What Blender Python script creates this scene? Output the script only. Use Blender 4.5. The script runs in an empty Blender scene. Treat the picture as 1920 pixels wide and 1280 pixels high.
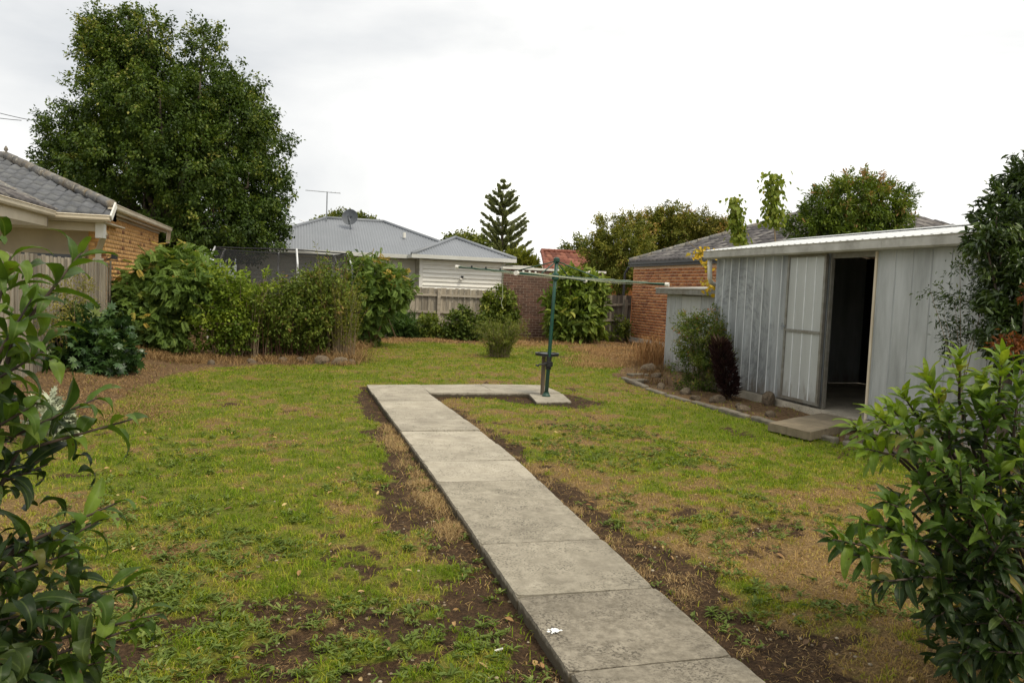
import bpy, bmesh, math, random
import numpy as np
from mathutils import Vector, Matrix

sc = bpy.context.scene
col = sc.collection
PI = math.pi
R_ = math.radians

# ------------------------------------------------------------------ camera
CAM_H = 1.65
YAW, TILT, ROLL, FPX = R_(15.7), R_(3.84), R_(2.3), 1449.0   # focal length for a 1920 px wide picture
_f = np.array([math.sin(YAW) * math.cos(TILT), math.cos(YAW) * math.cos(TILT), -math.sin(TILT)])
_r = np.array([math.cos(YAW), -math.sin(YAW), 0.0])
_u = np.cross(_r, _f)
CR = math.cos(ROLL) * _r + math.sin(ROLL) * _u
CU = -math.sin(ROLL) * _r + math.cos(ROLL) * _u
cam_data = bpy.data.cameras.new('camera')
cam_data.sensor_width = 36.0
cam_data.lens = FPX * 36.0 / 1920.0
cam_data.clip_start = 0.05
cam_data.clip_end = 2000.0
cam = bpy.data.objects.new('camera', cam_data)
col.objects.link(cam)
m = Matrix.Identity(4)
for i in range(3):
    m[i][0], m[i][1], m[i][2] = CR[i], CU[i], -_f[i]
m[2][3] = CAM_H
cam.matrix_world = m
sc.camera = cam

def at(px, py, Y):
    """measured point of the photograph at real distance Y along the garden"""
    d = _f * FPX + CR * (px - 960) - CU * (py - 640)
    return np.array([0, 0, CAM_H]) + d * (Y / d[1])

def atx(px, py, X):
    d = _f * FPX + CR * (px - 960) - CU * (py - 640)
    return np.array([0, 0, CAM_H]) + d * (X / d[0])

def gnd(px, py, z=0.0):
    d = _f * FPX + CR * (px - 960) - CU * (py - 640)
    return np.array([0, 0, CAM_H]) + d * ((z - CAM_H) / d[2])

# ------------------------------------------------------------------ sky, sun, exposure
SUN_EL, SUN_AZ = R_(58), R_(150)      # azimuth clockwise from +Y: behind and to the right of the camera
world = bpy.data.worlds.new('World')
sc.world = world
world.use_nodes = True
nt = world.node_tree
nt.nodes.clear()
out = nt.nodes.new('ShaderNodeOutputWorld')
bg = nt.nodes.new('ShaderNodeBackground')
sky = nt.nodes.new('ShaderNodeTexSky')
sky.sky_type = 'NISHITA'
sky.sun_disc = False
sky.sun_elevation = SUN_EL
sky.sun_rotation = SUN_AZ
sky.dust_density = 3.0
tc = nt.nodes.new('ShaderNodeTexCoord')
mp = nt.nodes.new('ShaderNodeMapping')
mp.inputs['Scale'].default_value = (1.0, 1.0, 2.6)
mp.inputs['Location'].default_value = (2.7, 0.4, 1.5)
n1 = nt.nodes.new('ShaderNodeTexNoise')
n1.inputs['Scale'].default_value = 1.7
n1.inputs['Detail'].default_value = 7
n1.inputs['Roughness'].default_value = 0.52
n1.inputs['Distortion'].default_value = 0.3
rp = nt.nodes.new('ShaderNodeValToRGB')
rp.color_ramp.elements[0].position = 0.30
rp.color_ramp.elements[0].color = (0.42, 0.435, 0.45, 1)
rp.color_ramp.elements[1].position = 0.74
rp.color_ramp.elements[1].color = (0.98, 0.955, 0.90, 1)
_e = rp.color_ramp.elements.new(0.50)
_e.color = (0.60, 0.60, 0.59, 1)
sm = nt.nodes.new('ShaderNodeVectorMath')
sm.operation = 'SCALE'
sm.inputs['Scale'].default_value = 0.10
mx = nt.nodes.new('ShaderNodeMix')
mx.data_type = 'RGBA'
mx.inputs[0].default_value = 0.96
nt.links.new(tc.outputs['Generated'], mp.inputs['Vector'])
nt.links.new(mp.outputs['Vector'], n1.inputs['Vector'])
nt.links.new(n1.outputs['Fac'], rp.inputs['Fac'])
nt.links.new(sky.outputs['Color'], sm.inputs[0])
nt.links.new(sm.outputs['Vector'], mx.inputs[6])
nt.links.new(rp.outputs['Color'], mx.inputs[7])
nt.links.new(mx.outputs[2], bg.inputs['Color'])
bg.inputs['Strength'].default_value = 1.0
nt.links.new(bg.outputs['Background'], out.inputs['Surface'])

sd = bpy.data.lights.new('sun', 'SUN')
sd.energy = 1.5
sd.angle = R_(18)
sd.color = (1.0, 0.91, 0.74)
sun = bpy.data.objects.new('sun', sd)
col.objects.link(sun)
sdir = Vector((math.sin(SUN_AZ) * math.cos(SUN_EL), math.cos(SUN_AZ) * math.cos(SUN_EL), math.sin(SUN_EL)))
sun.rotation_euler = sdir.to_track_quat('Z', 'Y').to_euler()
sun.location = sdir * 60

sc.view_settings.view_transform = 'Standard'
sc.view_settings.look = 'None'
sc.view_settings.gamma = 1.0
sc.view_settings.use_curve_mapping = False
sc.view_settings.exposure = 0.76
sc.cycles.max_bounces = 6
sc.cycles.transparent_max_bounces = 8

# ------------------------------------------------------------------ helpers: materials
def mat(name, c1, c2=None, scale=8.0, rough=0.8, metal=0.0, bump=0.0, bscale=60.0, detail=6,
        spec=0.4, stain=None, stain_scale=1.3, stain_amt=0.5, objrand=0.0, stretch=None, vattr=None, lo=0.35, hi=0.65,
        speck=None, speck_scale=120.0, speck_th=0.62, trans=0.0):
    """procedural material: noise between two colours (or a ramp over attribute v), stains, specks and relief"""
    M = bpy.data.materials.new(name)
    M.use_nodes = True
    t = M.node_tree
    N, L = t.nodes, t.links
    b = N['Principled BSDF']
    b.inputs['Roughness'].default_value = rough
    b.inputs['Metallic'].default_value = metal
    b.inputs['Specular IOR Level'].default_value = spec
    tcn = N.new('ShaderNodeTexCoord')
    vec = tcn.outputs['Object']
    if objrand:
        oi = N.new('ShaderNodeObjectInfo')
        add = N.new('ShaderNodeVectorMath'); add.operation = 'MULTIPLY_ADD'
        cmb = N.new('ShaderNodeCombineXYZ')
        for k in range(3):
            L.new(oi.outputs['Random'], cmb.inputs[k])
        add.inputs[1].default_value = (37, 53, 71)
        L.new(cmb.outputs[0], add.inputs[0]); L.new(vec, add.inputs[2])
        vec = add.outputs[0]
    if stretch:
        mpn = N.new('ShaderNodeMapping'); mpn.inputs['Scale'].default_value = stretch
        L.new(vec, mpn.inputs['Vector']); vec = mpn.outputs['Vector']
    def noise(s, d=detail, rg=0.6):
        n = N.new('ShaderNodeTexNoise')
        n.inputs['Scale'].default_value = s
        n.inputs['Detail'].default_value = d
        n.inputs['Roughness'].default_value = rg
        L.new(vec, n.inputs['Vector'])
        return n.outputs['Fac']
    def ramp(fac, stops):
        r = N.new('ShaderNodeValToRGB')
        e = r.color_ramp.elements
        while len(e) < len(stops):
            e.new(0.5)
        for k, (p, c) in enumerate(stops):
            e[k].position = p
            e[k].color = (*c[:3], 1)
        L.new(fac, r.inputs['Fac'])
        return r.outputs['Color']
    def mixc(a, bb, f, mode='MIX'):
        x = N.new('ShaderNodeMix'); x.data_type = 'RGBA'; x.blend_type = mode
        if isinstance(f, float): x.inputs[0].default_value = f
        else: L.new(f, x.inputs[0])
        for k, v in ((6, a), (7, bb)):
            if isinstance(v, tuple): x.inputs[k].default_value = (*v[:3], 1)
            else: L.new(v, x.inputs[k])
        return x.outputs[2]
    if vattr:
        at_ = N.new('ShaderNodeAttribute'); at_.attribute_name = 'v'
        c = ramp(at_.outputs['Fac'], vattr)
        nf = ramp(noise(scale), [(0.3, (0.82, 0.82, 0.82)), (0.7, (1.12, 1.12, 1.12))])
        c = mixc(c, nf, 1.0, 'MULTIPLY')
    else:
        c2 = c2 or tuple(x * 0.8 for x in c1)
        c = ramp(noise(scale), [(lo, c2), (hi, c1)])
    if objrand:
        rr = ramp(oi.outputs['Random'], [(0.0, (1 - objrand,) * 3), (1.0, (1 + objrand * 0.6,) * 3)])
        c = mixc(c, rr, 1.0, 'MULTIPLY')
    if stain:
        f = ramp(noise(stain_scale, 8, 0.65), [(0.45, (0, 0, 0)), (0.68, (stain_amt,) * 3)])
        c = mixc(c, stain, f)
    if speck:
        f = ramp(noise(speck_scale, 2, 0.5), [(speck_th, (0, 0, 0)), (speck_th + 0.05, (0.8,) * 3)])
        f2 = ramp(noise(stain_scale * 2.3, 4, 0.6), [(0.4, (0.1,) * 3), (0.62, (1, 1, 1))])
        f = mixc(f, f2, 1.0, 'MULTIPLY')
        c = mixc(c, speck, f)
    L.new(c, b.inputs['Base Color'])
    if bump:
        bn = N.new('ShaderNodeBump')
        bn.inputs['Strength'].default_value = bump
        bn.inputs['Distance'].default_value = 0.02
        L.new(noise(bscale, 5, 0.65), bn.inputs['Height'])
        L.new(bn.outputs['Normal'], b.inputs['Normal'])
    if trans:
        tr = N.new('ShaderNodeBsdfTranslucent')
        ms = N.new('ShaderNodeMixShader'); ms.inputs[0].default_value = trans
        lt = mixc(c, (1.25, 1.3, 0.6), 1.0, 'MULTIPLY')
        L.new(lt, tr.inputs['Color'])
        L.new(b.outputs[0], ms.inputs[1]); L.new(tr.outputs[0], ms.inputs[2])
        L.new(ms.outputs[0], N['Material Output'].inputs['Surface'])
    return M

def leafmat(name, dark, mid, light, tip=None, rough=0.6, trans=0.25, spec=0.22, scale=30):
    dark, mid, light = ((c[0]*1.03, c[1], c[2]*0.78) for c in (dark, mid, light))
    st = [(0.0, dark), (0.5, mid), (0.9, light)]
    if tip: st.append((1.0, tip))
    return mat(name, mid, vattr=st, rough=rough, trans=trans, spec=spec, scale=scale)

# ------------------------------------------------------------------ helpers: meshes
def mesh_np(name, V, F, v=None, smooth=False):
    """mesh from numpy verts and a list of face arrays (each n x k)"""
    me = bpy.data.meshes.new(name)
    V = np.asarray(V, dtype=np.float32).reshape(-1, 3)
    if not isinstance(F, list): F = [F]
    F = [np.asarray(f, dtype=np.int32) for f in F if len(f)]
    loops = np.concatenate([f.ravel() for f in F])
    tot = np.concatenate([np.full(len(f), f.shape[1], dtype=np.int32) for f in F])
    start = np.concatenate([[0], np.cumsum(tot)[:-1]]).astype(np.int32)
    me.vertices.add(len(V)); me.vertices.foreach_set('co', V.ravel())
    me.loops.add(len(loops)); me.loops.foreach_set('vertex_index', loops)
    me.polygons.add(len(tot)); me.polygons.foreach_set('loop_start', start); me.polygons.foreach_set('loop_total', tot)
    if smooth: me.polygons.foreach_set('use_smooth', np.ones(len(tot), dtype=bool))
    me.update(calc_edges=True)
    me.validate()
    if v is not None:
        a = me.attributes.new('v', 'FLOAT', 'POINT')
        a.data.foreach_set('value', np.asarray(v, dtype=np.float32))
    return me

class MB:
    def __init__(s): s.V = []; s.F = []; s.v = []
    def add(s, vs, fs, v=0.5):
        o = len(s.V)
        s.V += [tuple(map(float, p)) for p in vs]
        s.F += [tuple(i + o for i in f) for f in fs]
        s.v += [v] * len(vs)
        return s
    def box(s, a, b, v=0.5):
        x0, y0, z0 = a; x1, y1, z1 = b
        if x0 > x1: x0, x1 = x1, x0
        if y0 > y1: y0, y1 = y1, y0
        if z0 > z1: z0, z1 = z1, z0
        return s.add([(x0,y0,z0),(x1,y0,z0),(x1,y1,z0),(x0,y1,z0),(x0,y0,z1),(x1,y0,z1),(x1,y1,z1),(x0,y1,z1)],
                     [(0,3,2,1),(4,5,6,7),(0,1,5,4),(1,2,6,5),(2,3,7,6),(3,0,4,7)], v)
    def obox(s, c, ax, ay, az, v=0.5):
        """box from centre and three half-axis vectors"""
        c, ax, ay, az = map(np.asarray, (c, ax, ay, az))
        P = [c + i*ax + j*ay + k*az for k in (-1,1) for (i,j) in ((-1,-1),(1,-1),(1,1),(-1,1))]
        return s.add(P, [(0,3,2,1),(4,5,6,7),(0,1,5,4),(1,2,6,5),(2,3,7,6),(3,0,4,7)], v)
    def bar(s, p, q, w, h, up=(0,0,1), v=0.5):
        p = np.asarray(p, float); q = np.asarray(q, float)
        d = (q - p); l = np.linalg.norm(d); d /= l
        side = np.cross(d, up); side /= np.linalg.norm(side) + 1e-9
        u2 = np.cross(side, d)
        return s.obox((p + q) / 2, d * l / 2, side * w / 2, u2 * h / 2, v)
    def tube(s, pts, rad, n=8, v=0.5, cap=True):
        pts = [np.asarray(p, float) for p in pts]
        if not hasattr(rad, '__len__'): rad = [rad] * len(pts)
        o = len(s.V)
        prev = None
        for i, p in enumerate(pts):
            d = pts[min(i+1, len(pts)-1)] - pts[max(i-1, 0)]
            d = d / (np.linalg.norm(d) + 1e-9)
            if prev is None:
                a = np.cross(d, (0, 0, 1) if abs(d[2]) < 0.9 else (1, 0, 0))
            else:
                a = prev - d * (prev @ d)
            a = a / (np.linalg.norm(a) + 1e-9)
            prev = a
            b = np.cross(d, a)
            for k in range(n):
                t = 2 * PI * k / n
                s.V.append(tuple(p + rad[i] * (a * math.cos(t) + b * math.sin(t)))); s.v.append(v)
        for i in range(len(pts) - 1):
            for k in range(n):
                s.F.append((o + i*n + k, o + i*n + (k+1) % n, o + (i+1)*n + (k+1) % n, o + (i+1)*n + k))
        if cap:
            s.F.append(tuple(o + k for k in range(n))[::-1])
            s.F.append(tuple(o + (len(pts)-1)*n + k for k in range(n)))
        return s
    def lathe(s, c, prof, n=20, v=0.5, ax=None):
        c = np.asarray(c, float); o = len(s.V)
        for (r, z) in prof:
            for k in range(n):
                t = 2*PI*k/n
                s.V.append((c[0] + r*math.cos(t), c[1] + r*math.sin(t), c[2] + z)); s.v.append(v)
        for i in range(len(prof)-1):
            for k in range(n):
                s.F.append((o+i*n+k, o+i*n+(k+1)%n, o+(i+1)*n+(k+1)%n, o+(i+1)*n+k))
        return s
    def mesh(s, name, smooth=False):
        me = bpy.data.meshes.new(name)
        me.from_pydata(s.V, [], s.F)
        if smooth: me.polygons.foreach_set('use_smooth', [True] * len(me.polygons))
        a = me.attributes.new('v', 'FLOAT', 'POINT'); a.data.foreach_set('value', s.v)
        me.update()
        return me

def link(name, data): 
    o = bpy.data.objects.new(name, data); col.objects.link(o); return o
def tag(o, label=None, cat=None, group=None, kind=None):
    if label: o['label'] = label
    if cat: o['category'] = cat
    if group: o['group'] = group
    if kind: o['kind'] = kind
    return o
def thing(name, label, cat, loc, group=None):
    o = link(name, None); o.location = tuple(map(float, loc)); o.empty_display_size = 0.2
    return tag(o, label, cat, group)
def _par(o, parent):
    if parent is not None:
        o.parent = parent
        o.matrix_parent_inverse = Matrix.Translation(-Vector(parent.location)) if parent.parent is None else Matrix.Identity(4)
def part(name, me, material, parent, smooth=False, label=None, kind=None):
    if isinstance(me, MB): me = me.mesh(name, smooth)
    o = link(name, me)
    if material is not None and not me.materials: me.materials.append(material)
    _par(o, parent)
    if label: o['label'] = label
    if kind: o['kind'] = kind
    return o
def solo(name, me, material, label, cat, loc, group=None, smooth=False):
    """a thing that is one mesh, its origin at its base"""
    if isinstance(me, MB): me = me.mesh(name, smooth)
    me.transform(Matrix.Translation(-Vector(tuple(map(float, loc)))))
    o = link(name, me); o.location = tuple(map(float, loc))
    me.materials.append(material)
    return tag(o, label, cat, group)
def bevel(me, w, seg=1, jitter=0.0, rng=None):
    bm = bmesh.new(); bm.from_mesh(me)
    bmesh.ops.bevel(bm, geom=bm.edges[:], offset=w, segments=seg, affect='EDGES', clamp_overlap=True)
    bm.to_mesh(me); bm.free()
    return me

# ------------------------------------------------------------------ helpers: noise (numpy)
class Noise:
    def __init__(s, seed): s.t = np.random.RandomState(seed).rand(256, 256)
    def __call__(s, x, y, sc_=1.0):
        x = np.asarray(x) * sc_; y = np.asarray(y) * sc_
        xi = np.floor(x).astype(int); yi = np.floor(y).astype(int)
        fx = x - xi; fy = y - yi
        fx = fx*fx*(3-2*fx); fy = fy*fy*(3-2*fy)
        T = s.t
        g = lambda a, b: T[a % 256, b % 256]
        return (g(xi,yi)*(1-fx)+g(xi+1,yi)*fx)*(1-fy) + (g(xi,yi+1)*(1-fx)+g(xi+1,yi+1)*fx)*fy
    def fbm(s, x, y, sc_=1.0, oct=4, g=0.55):
        a = 1.0; t = 0; w = 0
        for k in range(oct):
            t = t + a * s(np.asarray(x)+17.3*k, np.asarray(y)-9.1*k, sc_ * 2**k); w += a; a *= g
        return t / w
def sstep(a, b, x): 
    t = np.clip((np.asarray(x, float) - a) / (b - a), 0, 1); return t*t*(3-2*t)
def unit(a): return a / (np.linalg.norm(a, axis=-1, keepdims=True) + 1e-9)

# ------------------------------------------------------------------ helpers: leaves
T_LEAF = (np.array([(0,0,0),(0.45,0.5,0.10),(1,0,-0.06),(0.45,-0.5,0.10)]), np.array([(0,2,1),(0,3,2)]))
T_BLADE = (np.array([(0,0.5,0),(0,-0.5,0),(0.55,0.4,0.05),(0.55,-0.4,0.05),(1,0,-0.08)]), np.array([(0,1,3),(0,3,2),(2,3,4)]))
def _palmate(n=7, inner=0.45):
    P = [(0,0,0)]; 
    for k in range(2*n-1):
        a = -2.25 + 4.5 * k / (2*n-2)
        r = 1.0 - 0.28*abs(a)/2.25 if k % 2 == 0 else inner
        P.append((0.25 + r*0.75*math.cos(a), r*0.75*math.sin(a), -0.12*r*abs(math.sin(a))-(0.08 if k%2==0 else 0)))
    return np.array(P), np.array([(0,k,k+1) for k in range(1, 2*n-1)])
T_PALM = _palmate()
def _feather(n=5):
    P, F = [], []
    def quad(p, d, l, w):
        d = np.array(d)/np.linalg.norm(d); q = np.array([-d[1], d[0], 0.0]); k = len(P); p = np.array(p)
        P.extend([p, p + d*l*0.5 + q*w/2 + (0, 0, 0.02), p + d*l + (0, 0, -0.10*l), p + d*l*0.5 - q*w/2 + (0, 0, 0.02)]); F.extend([(k, k+2, k+1), (k, k+3, k+2)])
    for i in range(n):
        x = 0.12 + 0.7*i/(n-1); z = -0.22*x*x
        for s in (1, -1): quad((x, 0, z), (0.75, s*0.9, -0.15), 0.55*(1-0.45*abs(x-0.45)), 0.20)
    quad((0.75, 0, -0.12), (1, 0, -0.3), 0.36, 0.2)
    quad((0.0, 0, 0), (1, 0, -0.1), 0.8, 0.03)
    return np.array(P), np.array(F)
T_FEATHER = _feather()
def _oval():
    P = [(0,0,0),(0.3,0.42,0.1),(0.7,0.40,0.06),(1,0,-0.12),(0.7,-0.40,0.06),(0.3,-0.42,0.1),(0.5,0,-0.02)]
    return np.array(P), np.array([(0,6,1),(1,6,2),(2,6,3),(3,6,4),(4,6,5),(5,6,0)])
T_OVAL = _oval()

def leaf_mesh(name, pos, axis, nrm, L, W, v, tmpl):
    tv, tf = tmpl
    axis = unit(axis); side = unit(np.cross(nrm, axis)); n = np.cross(axis, side)
    L = np.asarray(L)[:, None, None] if np.ndim(L) else L
    W = np.asarray(W)[:, None, None] if np.ndim(W) else W
    P = pos[:, None, :] + axis[:, None, :]*tv[None, :, 0:1]*L + side[:, None, :]*tv[None, :, 1:2]*W + n[:, None, :]*tv[None, :, 2:3]*L
    k = len(tv)
    F = (np.arange(len(pos))*k)[:, None, None] + tf[None]
    return mesh_np(name, P.reshape(-1, 3), F.reshape(-1, 3), np.repeat(np.clip(v, 0, 1), k))

def leaves_in(lobes, nclu, per, csize, seed, shell=0.45, droop=0.25, flat=0.0, outw=0.7, vtop=0.25, rag=(0.86, 1.12)):
    """shoots spread through a crown made of ellipsoid lobes; returns pos, axis, normal, v"""
    g = np.random.RandomState(seed)
    lb = np.array(lobes, float)
    wgt = (lb[:, 3]*lb[:, 4]*lb[:, 5]) ** 0.66; wgt /= wgt.sum()
    li = g.choice(len(lb), nclu, p=wgt)
    d = unit(g.normal(size=(nclu, 3)))
    r = 1 - shell * g.rand(nclu)**1.5
    r *= g.uniform(rag[0], rag[1], nclu)
    c = lb[li, :3] + d * lb[li, 3:6] * r[:, None]
    zlo, zhi = (lb[:,2]-lb[:,5]).min(), (lb[:,2]+lb[:,5]).max()
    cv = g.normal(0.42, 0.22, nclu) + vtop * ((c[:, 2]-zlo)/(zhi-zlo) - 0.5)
    n = nclu * per
    sd = unit(d + g.normal(size=(nclu, 3))*0.5 + np.array([0, 0, 0.3]))      # each shoot's direction
    ci = np.repeat(np.arange(nclu), per)
    t = g.uniform(-1, 1, n)
    pos = c[ci] + sd[ci]*(t*csize*1.3)[:, None] + g.normal(size=(n, 3))*csize*0.55
    axis = unit(d[ci]*outw + g.normal(size=(n, 3))*0.75 + np.array([0, 0, -droop]) + sd[ci]*0.4)
    nrm = unit(g.normal(size=(n, 3))*0.6 + np.array([0, 0, 1.0 + flat]) + d[ci]*0.3)
    v = cv[ci] + g.normal(0, 0.13, n) + t*0.10
    return pos, axis, nrm, v

def foliage(name, lobes, nclu, per, csize, L, W, tmpl, material, parent, seed, **kw):
    pos, axis, nrm, v = leaves_in(lobes, nclu, per, csize, seed, **kw)
    g = np.random.RandomState(seed + 1)
    s = g.uniform(0.65, 1.25, len(pos))
    keep = pos[:, 2] > 0.02
    me = leaf_mesh(name, pos[keep], axis[keep], nrm[keep], L*s[keep], W*s[keep], v[keep], tmpl)
    return part(name, me, material, parent)

def stems(name, base, tips, r0, material, parent, seed, n=6, sag=0.1):
    g = random.Random(seed); mb = MB(); base = np.asarray(base, float)
    for tp in tips:
        tp = np.asarray(tp, float)
        b = base + np.array([g.uniform(-1, 1), g.uniform(-1, 1), 0]) * r0 * 2
        ln = np.linalg.norm(tp - b)
        mid1 = b + (tp-b)*0.35 + np.array([g.uniform(-1,1), g.uniform(-1,1), 0.8])*ln*sag
        mid2 = b + (tp-b)*0.7 + np.array([g.uniform(-1,1), g.uniform(-1,1), 0.6])*ln*sag*0.6
        mb.tube([b, mid1, mid2, tp], [r0, r0*0.75, r0*0.5, r0*0.2], n)
    return part(name, mb, material, parent, smooth=True)
# ------------------------------------------------------------------ materials
M_CONC = mat('weathered_concrete', (0.46, 0.415, 0.325), (0.36, 0.32, 0.245), scale=5, rough=0.9, bump=0.35, bscale=140, stain=(0.17, 0.15, 0.115),
             stain_scale=2.4, stain_amt=0.42, objrand=0.12, speck=(0.10, 0.088, 0.065), speck_scale=62, speck_th=0.55)
M_STEP = mat('step_concrete', (0.29, 0.235, 0.155), (0.18, 0.145, 0.095), scale=7, rough=0.92, bump=0.5, bscale=90, stain=(0.13, 0.11, 0.07), stain_amt=0.7)
M_EDGE = mat('edging_concrete', (0.25, 0.215, 0.165), (0.12, 0.105, 0.08), scale=6, rough=0.95, bump=0.6, bscale=60, stain=(0.09, 0.09, 0.05), stain_amt=0.6, objrand=0.2)
M_ROCK = mat('basalt_rock', (0.22, 0.165, 0.11), (0.085, 0.065, 0.045), scale=5, rough=0.95, bump=0.8, bscale=30, stain=(0.3, 0.25, 0.16), stain_amt=0.4, objrand=0.3)
M_TIMB = mat('grey_paling_timber', (0.44, 0.39, 0.305), (0.27, 0.23, 0.175), scale=7, rough=0.95, bump=0.4, bscale=40, stretch=(3.0, 3.0, 0.22), objrand=0.42,
             stain=(0.13, 0.11, 0.085), stain_scale=1.2, stain_amt=0.55)
M_RAIL = mat('grey_rail_timber', (0.42, 0.37, 0.29), (0.28, 0.24, 0.185), scale=8, rough=0.95, bump=0.4, bscale=40, stretch=(0.25, 3, 3), objrand=0.15)
M_TIMBDK = mat('dark_paling_timber', (0.17, 0.145, 0.115), (0.09, 0.075, 0.06), scale=7, rough=0.95, bump=0.4, bscale=40, stretch=(3, 3, 0.22), objrand=0.25)
M_ZINC = mat('galvanised_sheet', (0.50, 0.52, 0.52), (0.42, 0.44, 0.44), scale=3.0, rough=0.55, metal=0.25, bump=0.05, bscale=12, stretch=(2, 2, 0.35),
             stain=(0.22, 0.23, 0.22), stain_scale=1.8, stain_amt=0.6)
M_ZDOOR = mat('galvanised_door_sheet', (0.50, 0.52, 0.505), (0.43, 0.445, 0.43), scale=3.0, rough=0.55, metal=0.2, stretch=(2, 2, 0.3), stain=(0.38, 0.39, 0.37), stain_amt=0.35)
M_ZRIB = mat('painted_rib_highlight', (0.72, 0.74, 0.74), (0.6, 0.62, 0.62), scale=6, rough=0.5)  # paler than the sheets: the highlight along the ribs is painted in
M_ZFRAME = mat('dull_zinc_frame', (0.30, 0.30, 0.27), (0.2, 0.19, 0.16), scale=9, rough=0.6, metal=0.3, stain=(0.14, 0.1, 0.06), stain_amt=0.5)
M_ZROOF = mat('pale_zinc_roof', (0.74, 0.75, 0.74), (0.6, 0.61, 0.6), scale=1.4, rough=0.45, metal=0.15, stretch=(0.4, 3, 1))
M_FASC = mat('weathered_white_gutter', (0.50, 0.49, 0.45), (0.36, 0.35, 0.31), scale=3, rough=0.7, stain=(0.16, 0.15, 0.12), stain_scale=2.5, stain_amt=0.6)
M_WHITE = mat('white_paint', (0.76, 0.74, 0.68), (0.68, 0.66, 0.59), scale=2, rough=0.6)
M_CREAM = mat('cream_paint', (0.66, 0.58, 0.44), (0.58, 0.50, 0.37), scale=2, rough=0.55, stain=(0.33, 0.28, 0.2), stain_amt=0.25)
M_BOARD = mat('cream_white_weatherboard', (0.86, 0.84, 0.77), (0.82, 0.80, 0.73), scale=1.2, rough=0.65, objrand=0.05, stain=(0.6, 0.56, 0.47), stain_amt=0.3)
M_TRIM = mat('grey_white_trim', (0.62, 0.62, 0.58), (0.54, 0.54, 0.5), scale=2, rough=0.6)
M_CORR = mat('grey_corrugated_steel', (0.225, 0.24, 0.262), (0.2, 0.215, 0.235), scale=0.8, rough=0.5, metal=0.1)
M_TILE = mat('slate_grey_tile', (0.135, 0.14, 0.15), (0.085, 0.09, 0.10), scale=9, rough=0.75, objrand=0.22, bump=0.3, bscale=40, stain=(0.25, 0.25, 0.22), stain_scale=3.5, stain_amt=0.25)
M_CAP = mat('lichened_ridge_cap', (0.19, 0.187, 0.18), (0.125, 0.122, 0.118), scale=8, rough=0.85, objrand=0.2, stain=(0.27, 0.19, 0.08), stain_scale=4, stain_amt=0.5, speck=(0.55, 0.52, 0.42), speck_scale=14, speck_th=0.6)
M_TILE2 = mat('dark_brown_grey_tile', (0.12, 0.108, 0.105), (0.075, 0.068, 0.068), scale=7, rough=0.8, vattr=[(0, (0.065, 0.06, 0.06)), (0.6, (0.12, 0.108, 0.105)), (1, (0.24, 0.22, 0.2))])
M_REDT = mat('terracotta_tile', (0.33, 0.09, 0.05), rough=0.8, vattr=[(0, (0.13, 0.045, 0.03)), (0.6, (0.22, 0.075, 0.048)), (1, (0.3, 0.125, 0.08))])
M_BRK_O = mat('orange_brick', (0.5, 0.25, 0.1), rough=0.9, scale=30, vattr=[(0, (0.26, 0.11, 0.045)), (0.06, (0.36, 0.17, 0.07)), (0.12, (0.66, 0.35, 0.115)), (1, (0.80, 0.47, 0.175))])
M_BRK_R = mat('red_brick', (0.38, 0.13, 0.06), rough=0.9, scale=30, vattr=[(0, (0.27, 0.09, 0.04)), (0.2, (0.38, 0.135, 0.052)), (0.6, (0.50, 0.19, 0.07)), (1, (0.58, 0.26, 0.10))])
M_BRK_D = mat('dark_brown_brick', (0.165, 0.085, 0.055), (0.105, 0.055, 0.04), scale=14, rough=0.85, objrand=0.35, bump=0.3, bscale=60)
M_MORT = mat('pale_mortar', (0.66, 0.56, 0.44), (0.56, 0.46, 0.36), scale=12, rough=0.95)
M_MORT_O = mat('tan_mortar', (0.62, 0.40, 0.21), (0.54, 0.33, 0.16), scale=12, rough=0.95)
M_MORT_R = mat('buff_mortar', (0.68, 0.48, 0.32), (0.6, 0.40, 0.26), scale=12, rough=0.95)
M_GREENP = mat('dark_green_enamel', (0.012, 0.075, 0.05), (0.01, 0.055, 0.038), scale=6, rough=0.4, stain=(0.05, 0.06, 0.05), stain_amt=0.4)
M_BLACK = mat('black_plastic', (0.02, 0.021, 0.022), (0.014, 0.014, 0.015), scale=8, rough=0.45)
M_LINE = mat('pale_clothes_line', (0.42, 0.45, 0.33), (0.34, 0.37, 0.26), scale=8, rough=0.6)
M_GREY = mat('grey_metal', (0.30, 0.32, 0.34), (0.25, 0.27, 0.29), scale=4, rough=0.5, metal=0.3)
M_DISH = mat('slate_grey_dish', (0.10, 0.112, 0.13), (0.085, 0.095, 0.11), scale=4, rough=0.6)
M_GALV = mat('bright_galvanised_tube', (0.72, 0.73, 0.73), (0.6, 0.61, 0.61), scale=8, rough=0.45, metal=0.2)
M_BARK = mat('grey_brown_bark', (0.12, 0.095, 0.07), (0.065, 0.05, 0.038), scale=9, rough=0.95, bump=0.7, bscale=22, stretch=(2, 2, 0.4))
M_TWIG = mat('dry_twig', (0.30, 0.23, 0.145), (0.2, 0.145, 0.09), scale=12, rough=0.95)
M_STEMB = mat('dark_stem', (0.075, 0.05, 0.035), (0.04, 0.03, 0.022), scale=14, rough=0.8)
M_INSHADE = mat('painted_interior_shade', (0.022, 0.021, 0.02), (0.012, 0.012, 0.012), scale=3, rough=0.9)  # near-black back wall, the shade inside the shed put into its colour
M_GLASS = mat('dark_window_glass', (0.05, 0.06, 0.06), (0.035, 0.04, 0.042), scale=2, rough=0.12, spec=0.6)
M_POST = mat('weathered_post_timber', (0.17, 0.13, 0.095), (0.1, 0.08, 0.06), scale=8, rough=0.95, bump=0.5, bscale=30, stretch=(3, 3, 0.3))

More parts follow.
